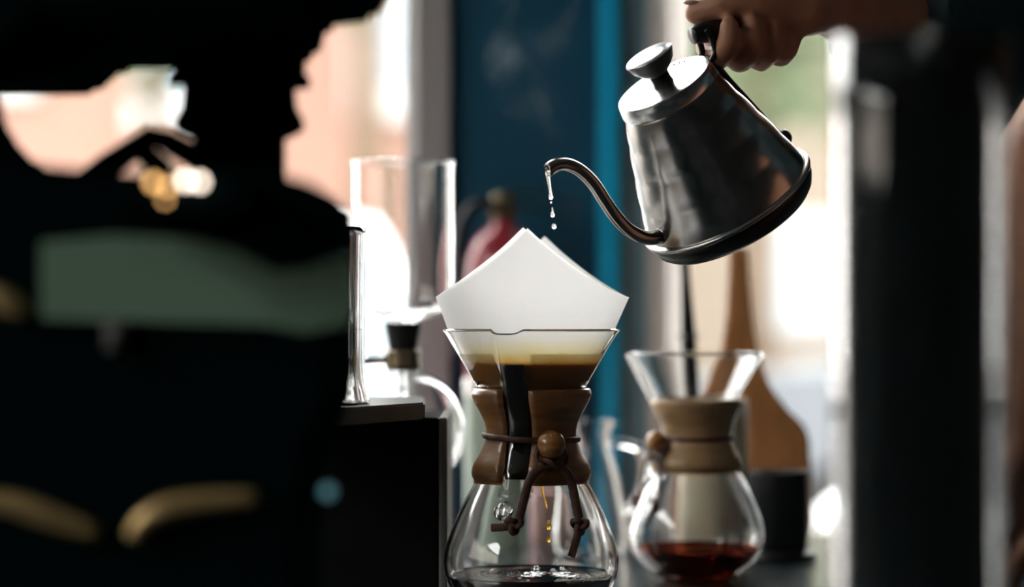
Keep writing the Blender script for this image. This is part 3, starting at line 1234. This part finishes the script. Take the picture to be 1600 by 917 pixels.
# water out of the spout
droplet('water_stream', [(855, 270), (856, 276), (858, 288), (860, 300), (860.5, 309), (860.5, 312)], [3.2, 2.6, 2.0, 1.8, 3.2, .6], 'water', 'thin stream of water leaving the kettle spout', 'falling water', tipd)
droplet('water_drop', [(861, 314.5), (861, 315.5), (861, 316.5), (861, 317)], [.5, 1.1, 1.1, .3], 'water', 'tiniest water drop right under the stream', 'falling water', tipd)
droplet('water_drop', [(862.5, 324), (863, 330), (863.3, 336), (863.5, 340)], [.5, 1.3, 3.0, .8], 'water', 'pear-shaped water drop in the middle of the falling water', 'falling water', tipd)
droplet('water_drop', [(865, 349), (865.3, 352), (865.6, 355), (865.6, 359)], [.8, 2.9, 3.2, .6], 'water', 'lowest round water drop above the filter', 'falling water', tipd)

# ------------------------------------------------------------------ person pouring
per = thing('person', 'person in a dark teal short-sleeved shirt pouring from the kettle with the right hand', 'person', (0.62, 0.1, 0.0))
bm = bmesh.new()
ax = (G1 - G0).normalized()                      # along the grip, index to little finger
zz = (Vector((0, 0, 1)) - ax * ax.z).normalized()
yy = ax.cross(zz) * -1
if yy.y < 0:
    yy = -yy                                       # away from the viewer


def g(t, angle, r):
    """around the grip: angle 0 up, 90 far side, 180 below, 270 viewer side"""
    c = G0 + (G1 - G0) * t + Vector((0, 0, .002))
    a = math.radians(angle)
    return c + zz * (math.cos(a) * r) + yy * (math.sin(a) * r)


wrist = P(1296, 2, D0 + .035)
elbow = P(1530, 66, D0 + .23)
fing = [(.20, .0090, .90), (.42, .0094, .96), (.63, .0090, .93), (.83, .0080, .84)]
mcps = []
for i, (t, r, q_) in enumerate(fing):
    mcp = g(t + .13, 62, .030 * q_)
    pm = g(t + .07, 118, .0275 * q_)
    pip = g(t + .02, 172, .0235 * q_)
    pd = g(t, 208, .0215 * q_)
    dip = g(t - .01, 240, .0208 * q_)
    tp = g(t - .01, 274, .0190 * q_)
    mcps.append(mcp)
    capsule(bm, mcp, pm, r * 1.15, r * 1.08)
    capsule(bm, pm, pip, r * 1.08, r * 1.08)
    capsule(bm, pip, pd, r * 1.06, r * .96)
    capsule(bm, pd, dip, r * .96, r * .98)
    capsule(bm, dip, tp, r * .95, r * .82)
# palm
for m_ in mcps:
    capsule(bm, wrist + Vector((-.01, 0, 0)), m_, .019, .0125)
    capsule(bm, (wrist + m_) / 2 + Vector((0, .004, .004)), m_, .017, .012)
for a, b in zip(mcps[:-1], mcps[1:]):
    capsule(bm, a, b, .0125, .0125)
# thumb along the top
tb = P(1258, 14, D0 - .002)
tm = P(1186, 2, D0 - .020)
ti = P(1126, 10, D0 - .022)
tt = P(1088, 20, D0 - .016)
capsule(bm, wrist, tb, .024, .021)
capsule(bm, tb, tm, .0195, .0135)
capsule(bm, tm, ti, .0130, .0118)
capsule(bm, ti, tt, .0120, .0094)
capsule(bm, (tb + wrist) / 2, mcps[1], .018, .012)
# heel of the hand below the thumb base
capsule(bm, wrist + Vector((-.004, -.004, -.004)), g(.98, 300, .022), .018, .0095)
# forearm and upper arm
sh_r = Vector((0.50, 0.36, 1.50))
mid = wrist + (elbow - wrist) * .45 + Vector((0, 0, -.004))
capsule(bm, wrist, wrist + (mid - wrist) * .3, .0265, .030)
capsule(bm, wrist + (mid - wrist) * .3, mid, .031, .043)
capsule(bm, mid, elbow, .044, .046)
capsule(bm, elbow, sh_r, .044, .055)
# torso, shoulders, left arm resting down
sh_l = Vector((0.56, -0.06, 1.50))
ch_ = Vector((0.60, 0.14, 1.36))
capsule(bm, sh_r, sh_l, .058, .058)
capsule(bm, ch_ + Vector((0, .09, 0)), ch_ + Vector((0, -.09, 0)), .115, .115)
capsule(bm, Vector((.61, .20, 1.10)), Vector((.61, .08, 1.10)), .105, .105)
capsule(bm, ch_, Vector((.61, .14, 1.05)), .12, .12)
el_l = P(1636, 280, D0 - .16)
wr_l = P(1604, 640, D0 - .22)
capsule(bm, sh_l, el_l, .052, .042)
capsule(bm, el_l, el_l + (wr_l - el_l) * .35, .043, .042)
capsule(bm, el_l + (wr_l - el_l) * .35, wr_l, .042, .029)
hl = wr_l + Vector((-.004, -.01, -.075))
capsule(bm, wr_l, hl, .028, .026)
for k in range(4):
    o_ = Vector((.004, -.033 + .022 * k, 0))
    capsule(bm, hl + o_, hl + o_ + Vector((-.022, 0, -.030)), .0085, .0080)
    capsule(bm, hl + o_ + Vector((-.022, 0, -.030)), hl + o_ + Vector((-.018, 0, -.058 + .006 * abs(k - 1.5))), .0080, .0072)
capsule(bm, wr_l + Vector((-.01, -.02, -.03)), hl + Vector((-.03, -.03, -.012)), .014, .010)
# neck and head
nk = Vector((.575, .15, 1.52))
hd = Vector((.545, .15, 1.70))
capsule(bm, nk, nk + Vector((-.015, 0, .09)), .060, .054)
ball(bm, hd, .1, .98, .78, 1.18, 24, 16)
ball(bm, hd + Vector((-.035, 0, -.06)), .07, .95, .8, .95, 20, 12)
capsule(bm, hd + Vector((-.093, 0, .012)), hd + Vector((-.112, 0, -.022)), .010, .014)
for s in (-1, 1):
    ball(bm, hd + Vector((.008, s * .078, -.01)), .028, .7, .35, 1.1, 12, 8)
    ball(bm, hd + Vector((-.086, s * .032, .018)), .014, .6, 1, .7, 12, 8)
capsule(bm, hd + Vector((-.092, -.018, -.062)), hd + Vector((-.092, .018, -.062)), .008, .008)
bm = remesh(bm, .0030, 4)
link_mesh('body', bm, 'skin', per)
# thumbnail
bm = bmesh.new()
nd = (tt - ti).normalized()
ball(bm, tt + nd * .0015 + Vector((-.001, -.004, .0075)), .0062, 1.25, .8, .35, 14, 8)
link_mesh('thumbnail', bm, 'nail', per)
# shirt
bm = bmesh.new()
hem = elbow + (wrist - elbow) * .65
capsule(bm, hem + (elbow - hem) * .25, elbow + Vector((0, 0, -.006)), .058, .060)
tube(bm, [hem, hem + (elbow - hem) * .3, elbow], [.057, .061, .060], 28)
capsule(bm, elbow, sh_r, .060, .068)
capsule(bm, sh_r, sh_l, .066, .066)
capsule(bm, ch_ + Vector((0, .09, 0)), ch_ + Vector((0, -.09, 0)), .124, .124)
for zz_ in (1.02, 1.10, 1.18, 1.26):
    capsule(bm, Vector((.607, .215, zz_)), Vector((.607, .065, zz_)), .122, .122)
capsule(bm, ch_, Vector((.61, .14, 1.0)), .130, .130)
slv = sh_l + (el_l - sh_l) * .62
tube(bm, [sh_l, sh_l + (slv - sh_l) * .5, slv], [.064, .064, .066], 28)
bm = remesh(bm, .005, 6)
for v in bm.verts:
    nz_ = noise.noise(v.co * 22) * .004 + noise.noise(v.co * 9) * .005
    v.co += v.normal * nz_
link_mesh('shirt', bm, 'shirt', per)
bm = bmesh.new()
for s in (-1, 1):
    capsule(bm, Vector((.62, .14 + s * .09, .98)), Vector((.62, .14 + s * .10, .50)), .095, .07)
    capsule(bm, Vector((.62, .14 + s * .10, .50)), Vector((.64, .14 + s * .10, .09)), .07, .055)
capsule(bm, Vector((.62, .22, .98)), Vector((.62, .06, .98)), .115, .115)
bm = remesh(bm, .008, 6)
link_mesh('trousers', bm, 'trousers', per)
for s in (-1, 1):
    bm = bmesh.new()
    capsule(bm, Vector((.72, .14 + s * .10, .045)), Vector((.53, .14 + s * .10, .038)), .045, .037)
    link_mesh('shoe', bm, 'black_plastic', per)
bm = bmesh.new()
ball(bm, hd + Vector((.014, 0, .028)), .104, 1.0, .82, 1.08, 24, 16)
bmesh.ops.bisect_plane(bm, geom=bm.verts[:] + bm.edges[:] + bm.faces[:], plane_co=hd + Vector((-.02, 0, .03)), plane_no=Vector((-.9, 0, -.6)).normalized(), clear_outer=True)
link_mesh('hair', bm, 'hair', per)

# ------------------------------------------------------------------ siphon brewer behind the box
DS = 2.10
ks = DS / F
sc_ = P(630, HZ, DS)
sip = thing('siphon_brewer', 'glass siphon coffee brewer with tall upper cylinder and round lower globe', 'siphon', (sc_.x, sc_.y, COUNTER))


def sz(py):
    return ZC + (HZ - py) * ks


sxy = (sc_.x, sc_.y, 0)
bm = bmesh.new()
pr = [(22, 512), (24, 506), (40, 499), (62, 490), (74, 478), (79, 464), (80.5, 440), (80.5, 400), (80.5, 330), (80.5, 275), (81, 258), (82.5, 252)]
pr = [(r * ks, sz(y)) for r, y in pr]
lathe(bm, [(0, pr[0][1])] + pr[1:] if False else shell(catmull(pr, 48), .0022), 72, sxy)
# close bottom and rim seams
bmesh.ops.holes_fill(bm, edges=[e for e in bm.edges if e.is_boundary], sides=0)
up_ch = link_mesh('upper_chamber', bm, 'thin_glass', sip)
bm = bmesh.new()
tube(bm, [(sc_.x, sc_.y, sz(512)), (sc_.x, sc_.y, sz(740))], 7 * ks, 16)
link_mesh('tube', bm, 'thin_glass', up_ch)
bm = bmesh.new()
lathe(bm, [(0, sz(505)), (29 * ks, sz(505)), (29 * ks, sz(512)), (25 * ks, sz(530)), (22 * ks, sz(548)), (0, sz(548))], 36, sxy)
sharp(link_mesh('rubber_stopper', bm, 'black_plastic', sip))
bm = bmesh.new()
lathe(bm, [(23 * ks, sz(546)), (27 * ks, sz(547)), (28 * ks, sz(552)), (26 * ks, sz(560)), (28 * ks, sz(567)), (28 * ks, sz(576)), (24 * ks, sz(578))], 36, sxy)
link_mesh('neck_clamp', bm, 'dull_bronze', sip)
bm = bmesh.new()
pr = []
for k in range(40):
    a = math.radians(-90 + 166 * k / 39)
    pr.append((max(98 * ks * math.cos(a), 0.0 if k else 0), sz(673) + 98 * ks * math.sin(a)))
pr[0] = (0, pr[0][1])
pr += [(22.5 * ks, sz(565)), (22 * ks, sz(550))]
lathe(bm, shell(pr, .0018), 64, sxy)
bmesh.ops.holes_fill(bm, edges=[e for e in bm.edges if e.is_boundary], sides=0)
link_mesh('lower_globe', bm, 'thin_glass', sip)
bm = bmesh.new()
xp = P(566, HZ, DS).x
tube(bm, [(xp - .035, sc_.y + .02, COUNTER + .012), (xp - .035, sc_.y + .02, sz(600)), (xp - .02, sc_.y + .015, sz(566)), (sc_.x - 24 * ks, sc_.y, sz(562))], 7 * ks, 14)
link_mesh('stand_pole', bm, 'chrome', sip)
bm = bmesh.new()
tube(bm, smooth_path([(xp - .035, sc_.y + .02, sz(600)), (xp - .045, sc_.y + .02, sz(560)), (xp - .06, sc_.y + .02, sz(480)), (xp - .055, sc_.y + .02, sz(400))], 14), [.008, .010, .011, .008, ] * 3 + [.008, .006], 12)
link_mesh('handle', bm, 'black_plastic', sip)
bm = bmesh.new()
lathe(bm, [(0, COUNTER), (.062, COUNTER), (.064, COUNTER + .004), (.060, COUNTER + .012), (0, COUNTER + .014)], 40, (sc_.x - .012, sc_.y + .01, 0))
link_mesh('stand_base', bm, 'black_plastic', sip)

# tall narrow glass standing on the slab, only its right flank clear of the machine
DG = 1.66
kg = DG / F
gc = P(520, HZ, DG)

# ------------------------------------------------------------------ dark box with slab in the middle ground
DX = 1.84
kx = DX / F
bxt = ZC + (HZ - 652) * kx
dbx = thing('dark_box', 'black wooden box with a grey edge left of the front coffee maker', 'box', (P(610, HZ, DX).x, DX - D0 + .06, COUNTER))
box('carcass', 'dark_box_wood', P(470, 0, DX).x, P(686, 0, DX).x, DX - D0, DX - D0 + .16, COUNTER, bxt, dbx, bevel=.002)
box('edge_strip', 'grey_edge', P(686, 0, DX).x, P(699, 0, DX).x, DX - D0 - .001, DX - D0 + .16, COUNTER, bxt, dbx, bevel=.0015)
slab_top = bxt + .0115
z0 = bxt + .0003
p_a = P(497, 0, 1.66)
p_b = P(664, 0, 1.80)
pts = [(p_a.x, p_a.y, z0), (p_b.x, p_b.y, z0), (p_b.x - .005, p_b.y + .14, z0), (p_a.x - .05, p_a.y + .20, z0), (p_a.x - .12, p_a.y + .05, z0)]
bm = bmesh.new()
prism(bm, pts, (0, 0, .0125))
bmesh.ops.bevel(bm, geom=bm.edges[:], offset=.0015, segments=2, affect='EDGES')
o = link_mesh('stone_slab', bm, 'slab_stone', smooth=False, loc=(p_b.x, p_b.y, z0))
tag(o, 'grey stone slab lying on the black box, its edge catching light', 'slab')
# tall clear glass standing on the slab
gx = P(505, 0, 1.74)
bm = bmesh.new()
zb = z0 + .0126
pr = [(0, zb), (.030, zb), (.0335, zb + .003), (.0320, zb + .012), (.0300, zb + .03), (.0300, zb + .08), (.0305, zb + .128)]
lathe(bm, shell(catmull(pr, 40), .0025), 56, (gx.x, gx.y, 0))
bmesh.ops.holes_fill(bm, edges=[e for e in bm.edges if e.is_boundary], sides=0)
o = link_mesh('tall_glass', bm, 'clear_glass', loc=(gx.x, gx.y, zb))
tag(o, 'tall clear glass on the stone slab, half hidden by the black machine', 'glass')

# ------------------------------------------------------------------ espresso machine, left foreground
DM = 1.40
km = DM / F
mach = thing('espresso_machine', 'large black espresso machine looming out of focus in the left foreground', 'espresso machine', (P(200, 0, 1.25).x, 1.25 - D0, COUNTER))
pts = [(-260, -140), (640, -140), (622, -40), (606, 0), (584, 34), (512, 42), (499, 94), (466, 100), (268, 109), (196, 109), (152, 150), (0, 151), (-260, 151)]
bm = bmesh.new()
prism(bm, [P(px, py, DM) for px, py in pts], (0, -.26, 0))
bmesh.ops.bevel(bm, geom=bm.edges[:], offset=.004, segments=2, affect='EDGES')
link_mesh('upper_housing', bm, 'black_enamel', mach, smooth=False)
DGp = 1.36
kgp = DGp / F
gp = P(374, HZ, DGp)


def gz(py):
    return ZC + (HZ - py) * kgp


bm = bmesh.new()
lathe(bm, [(0, gz(85))] + [(r * kgp, gz(y)) for r, y in ((104, 85), (104, 128), (90, 130), (88, 142), (90, 168), (97, 180), (102, 192), (100, 204), (84, 213), (72, 218), (72, 300), (60, 304))] + [(0, gz(304))], 48, (gp.x, gp.y, 0))
sharp(link_mesh('group_head', bm, 'black_enamel', mach), 40)
for a in range(6):
    bm = bmesh.new()
    an = a * PI / 3 + .3
    lathe(bm, [(0, 0), (.006, 0), (.006, .006), (.004, .008), (0, .008)], 6, (gp.x + 96 * kgp * math.cos(an), gp.y + 96 * kgp * math.sin(an), gz(136)))
    link_mesh('bolt', bm, 'black_enamel', mach, smooth=False)
# bent steam arm
bm = bmesh.new()
tube(bm, [P(120, 300, 1.33), P(170, 258, 1.33), P(238, 214, 1.33), P(262, 222, 1.33), P(330, 258, 1.33), P(380, 290, 1.33)], [.0085, .0075, .0065, .0065, .0075, .009], 14)
link_mesh('steam_arm', bm, 'black_enamel', mach)
bm = bmesh.new()
tube(bm, [P(226, 238, 1.33), P(250, 262, 1.33), P(250, 300, 1.33)], [.006, .007, .007], 12)
link_mesh('steam_nozzle', bm, 'black_enamel', mach)
# lower housing
pts = [(-260, 120), (-4, 128), (4, 165), (20, 215), (62, 260), (140, 284), (200, 290), (330, 300), (445, 292), (500, 302), (540, 318), (558, 345), (556, 600), (545, 640), (524, 672), (506, 760), (500, 1075), (-260, 1075)]
DL = 1.33
bm = bmesh.new()
prism(bm, [P(px, py, DL) for px, py in pts], (0, -.16, 0))
bmesh.ops.bevel(bm, geom=bm.edges[:], offset=.004, segments=2, affect='EDGES')
# stand on the counter
link_mesh('lower_housing', bm, 'black_enamel', mach, smooth=False)
DF = DL - .16
pts = [(66, 378), (180, 368), (300, 372), (370, 390), (430, 424), (480, 420), (545, 396), (556, 420), (548, 505), (480, 520), (420, 508), (250, 502), (66, 498)]
bm = bmesh.new()
prism(bm, [P(px, py, DF - .0005) for px, py in pts], (0, -.004, 0))
link_mesh('green_panel', bm, 'green_enamel', mach, smooth=False)
for path in ([(-20, 455), (10, 470), (35, 492)], [(-30, 778), (30, 790), (90, 812), (150, 832)], [(205, 842), (225, 815), (260, 795), (310, 785), (400, 778)]):
    bm = bmesh.new()
    tube(bm, smooth_path([P(px, py, DF - .004) for px, py in path], 20), [.0062 * (.6 + .4 * math.sin(PI * k / 19)) for k in range(20)], 12)
    link_mesh('brass_trim', bm, 'brass', mach)
bm = bmesh.new()
tube(bm, [P(180, 498, DF - .004), P(180, 548, DF - .004)], .005, 12)
link_mesh('latch', bm, 'grey_edge', mach)
for (px, py, m_, d, s) in ((240, 285, 'glint_amber', 1.12, .0022), (262, 292, 'glint_amber', 1.12, .0018), (290, 282, 'glint_white', 1.12, .0024), (312, 284, 'glint_white', 1.12, .0022), (258, 312, 'glint_amber', 1.12, .0013),  # amber and white beads glow in place of metal glints; teal is a lamp
                           (512, 768, 'pilot_teal', DF - .003, .0032)):
    bm = bmesh.new()
    c = P(px, py, d)
    ball(bm, c, s, 1, .8, 1, 14, 8)
    link_mesh('glow_bead', bm, m_, mach)
# ledge added to carry the glowing highlight beads
bm = bmesh.new()
prism(bm, [P(px, py, 1.124) for px, py in ((180, 270), (380, 268), (400, 300), (380, 335), (170, 335))], (0, .05, 0))
bmesh.ops.bevel(bm, geom=bm.edges[:], offset=.003, segments=2, affect='EDGES')
link_mesh('bead_ledge', bm, 'black_enamel', mach, smooth=False)
for px in (-120, 420):
    bm = bmesh.new()
    c = P(px, 0, 1.25)
    lathe(bm, [(0, COUNTER), (.018, COUNTER), (.02, COUNTER + .006), (.014, COUNTER + .05), (0, COUNTER + .05)], 20, (c.x, c.y, 0))
    link_mesh('foot', bm, 'black_plastic', mach)

# ------------------------------------------------------------------ tall glass canister, right foreground
DT = 1.15
kt = DT / F
cc = P(1436, HZ, DT)
can = thing('glass_canister', 'tall clear glass canister with dark contents in the right foreground', 'canister', (cc.x, cc.y, COUNTER))
ztop = ZC + (HZ - 62) * kt
ro = 136 * kt
bm = bmesh.new()
lathe(bm, shell([(0, COUNTER), (ro * .93, COUNTER), (ro, COUNTER + .004), (ro, COUNTER + .03)] + [(ro, COUNTER + .03 + (ztop - COUNTER - .03) * k / 8) for k in range(1, 9)], .0024), 96, (cc.x, cc.y, 0))
bmesh.ops.holes_fill(bm, edges=[e for e in bm.edges if e.is_boundary], sides=0)
link_mesh('glass_wall', bm, 'clear_glass', can)
ci = P(1428, HZ, DT)
zd = ZC + (HZ - 116) * kt
ri = 116 * kt
bm = bmesh.new()
lathe(bm, [(0, COUNTER + .006), (ri * .95, COUNTER + .006), (ri, COUNTER + .010), (ri, COUNTER + .15), (ri, zd - .003), (ri - .003, zd), (0, zd)], 72, (ci.x, ci.y, 0))
sharp(link_mesh('dark_insert', bm, 'dark_brew', can))

# ------------------------------------------------------------------ things behind on the counter
# small glass pitcher
DP = 2.30
kp_ = DP / F
pc = P(926, HZ, DP)
pit = thing('glass_pitcher', 'small ribbed clear glass pitcher with a loop handle behind the front coffee maker', 'pitcher', (pc.x, pc.y, COUNTER))


def pz(py):
    return ZC + (HZ - py) * kp_


pr = [(0, COUNTER), (46, None), (56, 850), (57, 825), (50, 790), (47, 775), (42, 750), (38, 735), (31, 712), (26, 694), (26, 682), (31, 668), (35, 657)]
pr2 = []
for r, y in pr:
    pr2.append((r * kp_, COUNTER if (y is None or r == 0) else pz(y)))
bm = bmesh.new()
lathe(bm, shell(catmull(pr2, 48), .002), 56, (pc.x, pc.y, 0))
bmesh.ops.holes_fill(bm, edges=[e for e in bm.edges if e.is_boundary], sides=0)
link_mesh('jug_body', bm, 'thin_glass', pit)
bm = bmesh.new()
tube(bm, smooth_path([P(950, 690, DP), P(975, 692, DP), P(998, 702, DP), P(1006, 730, DP), P(1000, 770, DP), P(976, 800, DP)], 26), .0042, 12)
link_mesh('handle', bm, 'thin_glass', pit)

# wooden paddle board
DBD = 2.44
half = [(14, 388), (16, 440), (20, 500), (30, 560), (48, 610), (78, 648), (100, 668), (108, 690), (110, 760), (112, 820), (104, 849)]
zb_ = COUNTER + .0005
yb = DBD - D0
bcx = (1160 - 800) / F * DBD
pts = [Vector((bcx - a * DBD / F, yb, ZC + (HZ - y) * DBD / F)) for a, y in half[::-1]] + [Vector((bcx + a * DBD / F, yb, ZC + (HZ - y) * DBD / F)) for a, y in half]
n_l = len(half)
top = pts[n_l - 1], pts[n_l]
zmin = min(p.z for p in pts)
bm = bmesh.new()
prism(bm, [p + Vector((0, 0, zb_ + .0002 - zmin)) for p in pts], (0, .016, 0))
bmesh.ops.bevel(bm, geom=bm.edges[:], offset=.003, segments=3, affect='EDGES')
for v in bm.verts:                     # leaning back a little
    v.co.y += (v.co.z - zb_) * .12
bdo = link_mesh('paddle_board', bm, 'board_wood', smooth=False, loc=(bcx, yb, zb_))
tag(bdo, 'brown wooden paddle board with a long handle standing behind the black cup', 'board')

# cream canister with a black utensil
DC = 2.33
kc = DC / F
c_ = P(1112, HZ, DC)
cz = ZC + (HZ - 622) * kc
bm = bmesh.new()
r_ = 56 * kc
lathe(bm, [(0, COUNTER), (r_ * .94, COUNTER), (r_, COUNTER + .004), (r_, cz - .002), (r_ - .001, cz), (r_ - .003, cz), (r_ - .004, cz - .003), (r_ - .004, COUNTER + .006), (0, COUNTER + .006)], 48, (c_.x, c_.y, 0))
o = link_mesh('ceramic_canister', bm, 'cream_ceramic', loc=(c_.x, c_.y, COUNTER))
tag(sharp(o), 'cream ceramic canister behind the second coffee maker', 'canister')
ut = thing('black_utensil', 'slim black utensil handle rising from the cream canister below the kettle', 'utensil', tuple(P(1090, 0, DC).xy) + (COUNTER + .01,))
bm = bmesh.new()
u0, u1 = P(1066, 330, DC - .005), P(1092, 860, DC + .01)
tube(bm, [u0, u0 + (u1 - u0) * .03, u0 + (u1 - u0) * .2, u0 + (u1 - u0) * .38, u0 + (u1 - u0) * .5, u1], [.002, .0042, .0048, .0075, .0085, .006], 16)
link_mesh('handle', bm, 'black_plastic', ut)
bm = bmesh.new()
tube(bm, [u0 + (u1 - u0) * .36, u0 + (u1 - u0) * .372], [.0095, .0098], 16)
link_mesh('ferrule', bm, 'grey_edge', ut)

# black cup with saucer
DK = 2.27
kk_ = DK / F
k_ = P(1215, HZ, DK)
ktz = ZC + (HZ - 735) * kk_
bm = bmesh.new()
lathe(bm, [(0, COUNTER), (58 * kk_, COUNTER), (62 * kk_, COUNTER + .003), (60 * kk_, COUNTER + .007), (46 * kk_, COUNTER + .008), (0, COUNTER + .008)], 48, (k_.x, k_.y, 0))
o = link_mesh('black_saucer', bm, 'black_plastic', loc=(k_.x, k_.y, COUNTER))
tag(sharp(o), 'flat black saucer under the black cup', 'saucer')
bm = bmesh.new()
r_ = 47 * kk_
zb2 = COUNTER + .0082
lathe(bm, [(0, zb2), (r_ * .95, zb2), (r_, zb2 + .003), (r_, ktz - .001), (r_ - .0008, ktz), (r_ - .0025, ktz), (r_ - .0032, ktz - .002), (r_ - .0035, zb2 + .006), (0, zb2 + .005)], 56, (k_.x, k_.y, 0))
o = link_mesh('black_cup', bm, 'black_plastic', loc=(k_.x, k_.y, zb2))
tag(sharp(o), 'black straight-sided cup right of the second coffee maker', 'cup')

# tins behind the front coffee maker
for (px, d, r, top_, m_, lab) in ((772, 2.42, 46, 590, 'sage_tin', 'sage green tin with a pale lid behind the front coffee maker'),
                                  (868, 2.50, 40, 758, 'rose_tin', 'low rose red tin seen through the front glass bulb')):
    kq = d / F
    c = P(px, HZ, d)
    zt = ZC + (HZ - top_) * kq
    t = thing('storage_tin', lab, 'tin', (c.x, c.y, COUNTER), 'tins at the back of the counter')
    bm = bmesh.new()
    lathe(bm, [(0, COUNTER), (r * kq * .97, COUNTER), (r * kq, COUNTER + .002), (r * kq, zt - .018), (0, zt - .018)], 48, (c.x, c.y, 0))
    sharp(link_mesh('body', bm, m_, t))
    bm = bmesh.new()
    lathe(bm, [(0, zt - .0178), (r * kq * 1.02, zt - .0178), (r * kq * 1.03, zt - .016), (r * kq * 1.03, zt - .002), (r * kq, zt), (0, zt)], 48, (c.x, c.y, 0))
    sharp(link_mesh('lid', bm, 'white_ceramic' if m_ == 'sage_tin' else 'rose_tin', t))

# fire extinguisher on the navy column
DE = DW - .075
ke = DE / F
e_ = P(786, HZ, DE)


def ez(py):
    return ZC + (HZ - py) * ke


ext = thing('fire_extinguisher', 'red fire extinguisher hanging on the navy column behind the filter', 'fire extinguisher', (e_.x, e_.y, ez(715)))
bm = bmesh.new()
R_ = 58 * ke
lathe(bm, [(0, ez(722)), (R_ * .9, ez(722)), (R_, ez(716)), (R_, ez(430)), (R_ * .96, ez(405)), (R_ * .8, ez(378)), (R_ * .5, ez(358)), (R_ * .3, ez(350)), (R_ * .28, ez(338)), (0, ez(338))], 40, (e_.x, e_.y, 0))
link_mesh('cylinder', bm, 'red_enamel', ext)
bm = bmesh.new()
lathe(bm, [(0, ez(342)), (20 * ke, ez(342)), (22 * ke, ez(330)), (22 * ke, ez(312)), (14 * ke, ez(300)), (0, ez(298))], 24, (e_.x, e_.y, 0))
link_mesh('valve', bm, 'dull_bronze', ext)
bm = bmesh.new()
tube(bm, [P(770, 318, DE), P(800, 303, DE), P(850, 300, DE), P(905, 322, DE)], .0055, 10, .5, 1)
tube(bm, [P(800, 325, DE), P(850, 325, DE), P(900, 345, DE)], .005, 10, .5, 1)
link_mesh('lever', bm, 'black_plastic', ext)
bm = bmesh.new()
tube(bm, smooth_path([P(780, 322, DE - .012), P(750, 318, DE - .02), P(726, 338, DE - .02), P(716, 380, DE - .02), P(718, 450, DE - .02), P(722, 560, DE - .02)], 30), .0058, 12)
link_mesh('hose', bm, 'black_plastic', ext)
box('wall_bracket', 'grey_edge', e_.x - .012, e_.x + .012, e_.y + R_ * .9, WY - .0051, ez(520), ez(440), ext)

# ------------------------------------------------------------------ steam
sm = bpy.data.materials.new('steam')
sm.use_nodes = True
nt = sm.node_tree
nt.nodes.remove(nt.nodes['Principled BSDF'])
vs = nt.nodes.new('ShaderNodeVolumeScatter')
vs.inputs['Color'].default_value = (0.9, 0.97, 1.0, 1)
vs.inputs['Anisotropy'].default_value = 0.3
tc = nt.nodes.new('ShaderNodeTexCoord')
mp = nt.nodes.new('ShaderNodeMapping')
mp.inputs['Scale'].default_value = (1, 1, .62)
nz = nt.nodes.new('ShaderNodeTexNoise')
nz.inputs['Scale'].default_value = 26
nz.inputs['Detail'].default_value = 5
nz.inputs['Distortion'].default_value = 1.4
mr = nt.nodes.new('ShaderNodeMapRange')
mr.inputs['From Min'].default_value = 0.52
mr.inputs['From Max'].default_value = 0.78
mr.inputs['To Max'].default_value = 3.2
nt.links.new(tc.outputs['Object'], mp.inputs['Vector'])
nt.links.new(mp.outputs['Vector'], nz.inputs['Vector'])
nt.links.new(nz.outputs['Fac'], mr.inputs['Value'])
nt.links.new(mr.outputs[0], vs.inputs['Density'])
nt.links.new(vs.outputs[0], nt.nodes['Material Output'].inputs['Volume'])
MATS['steam'] = sm
bm = bmesh.new()
tube(bm, smooth_path([P(855, 330, D0 + .05), P(850, 250, D0 + .05), P(835, 180, D0 + .05), P(815, 100, D0 + .05), P(835, 10, D0 + .05), P(845, -60, D0 + .05)], 24),
     [x[0] * K for x in catmull([(14,), (42,), (62,), (70,), (74,), (60,)], 24)], 20)
o = link_mesh('steam', bm, 'steam', loc=P(855, 330, D0 + .05))
tag(o, 'faint wisp of steam rising above the filter against the navy column', 'steam', kind='stuff')

for o in bpy.data.objects:
    if '_o' in o:
        del o['_o']
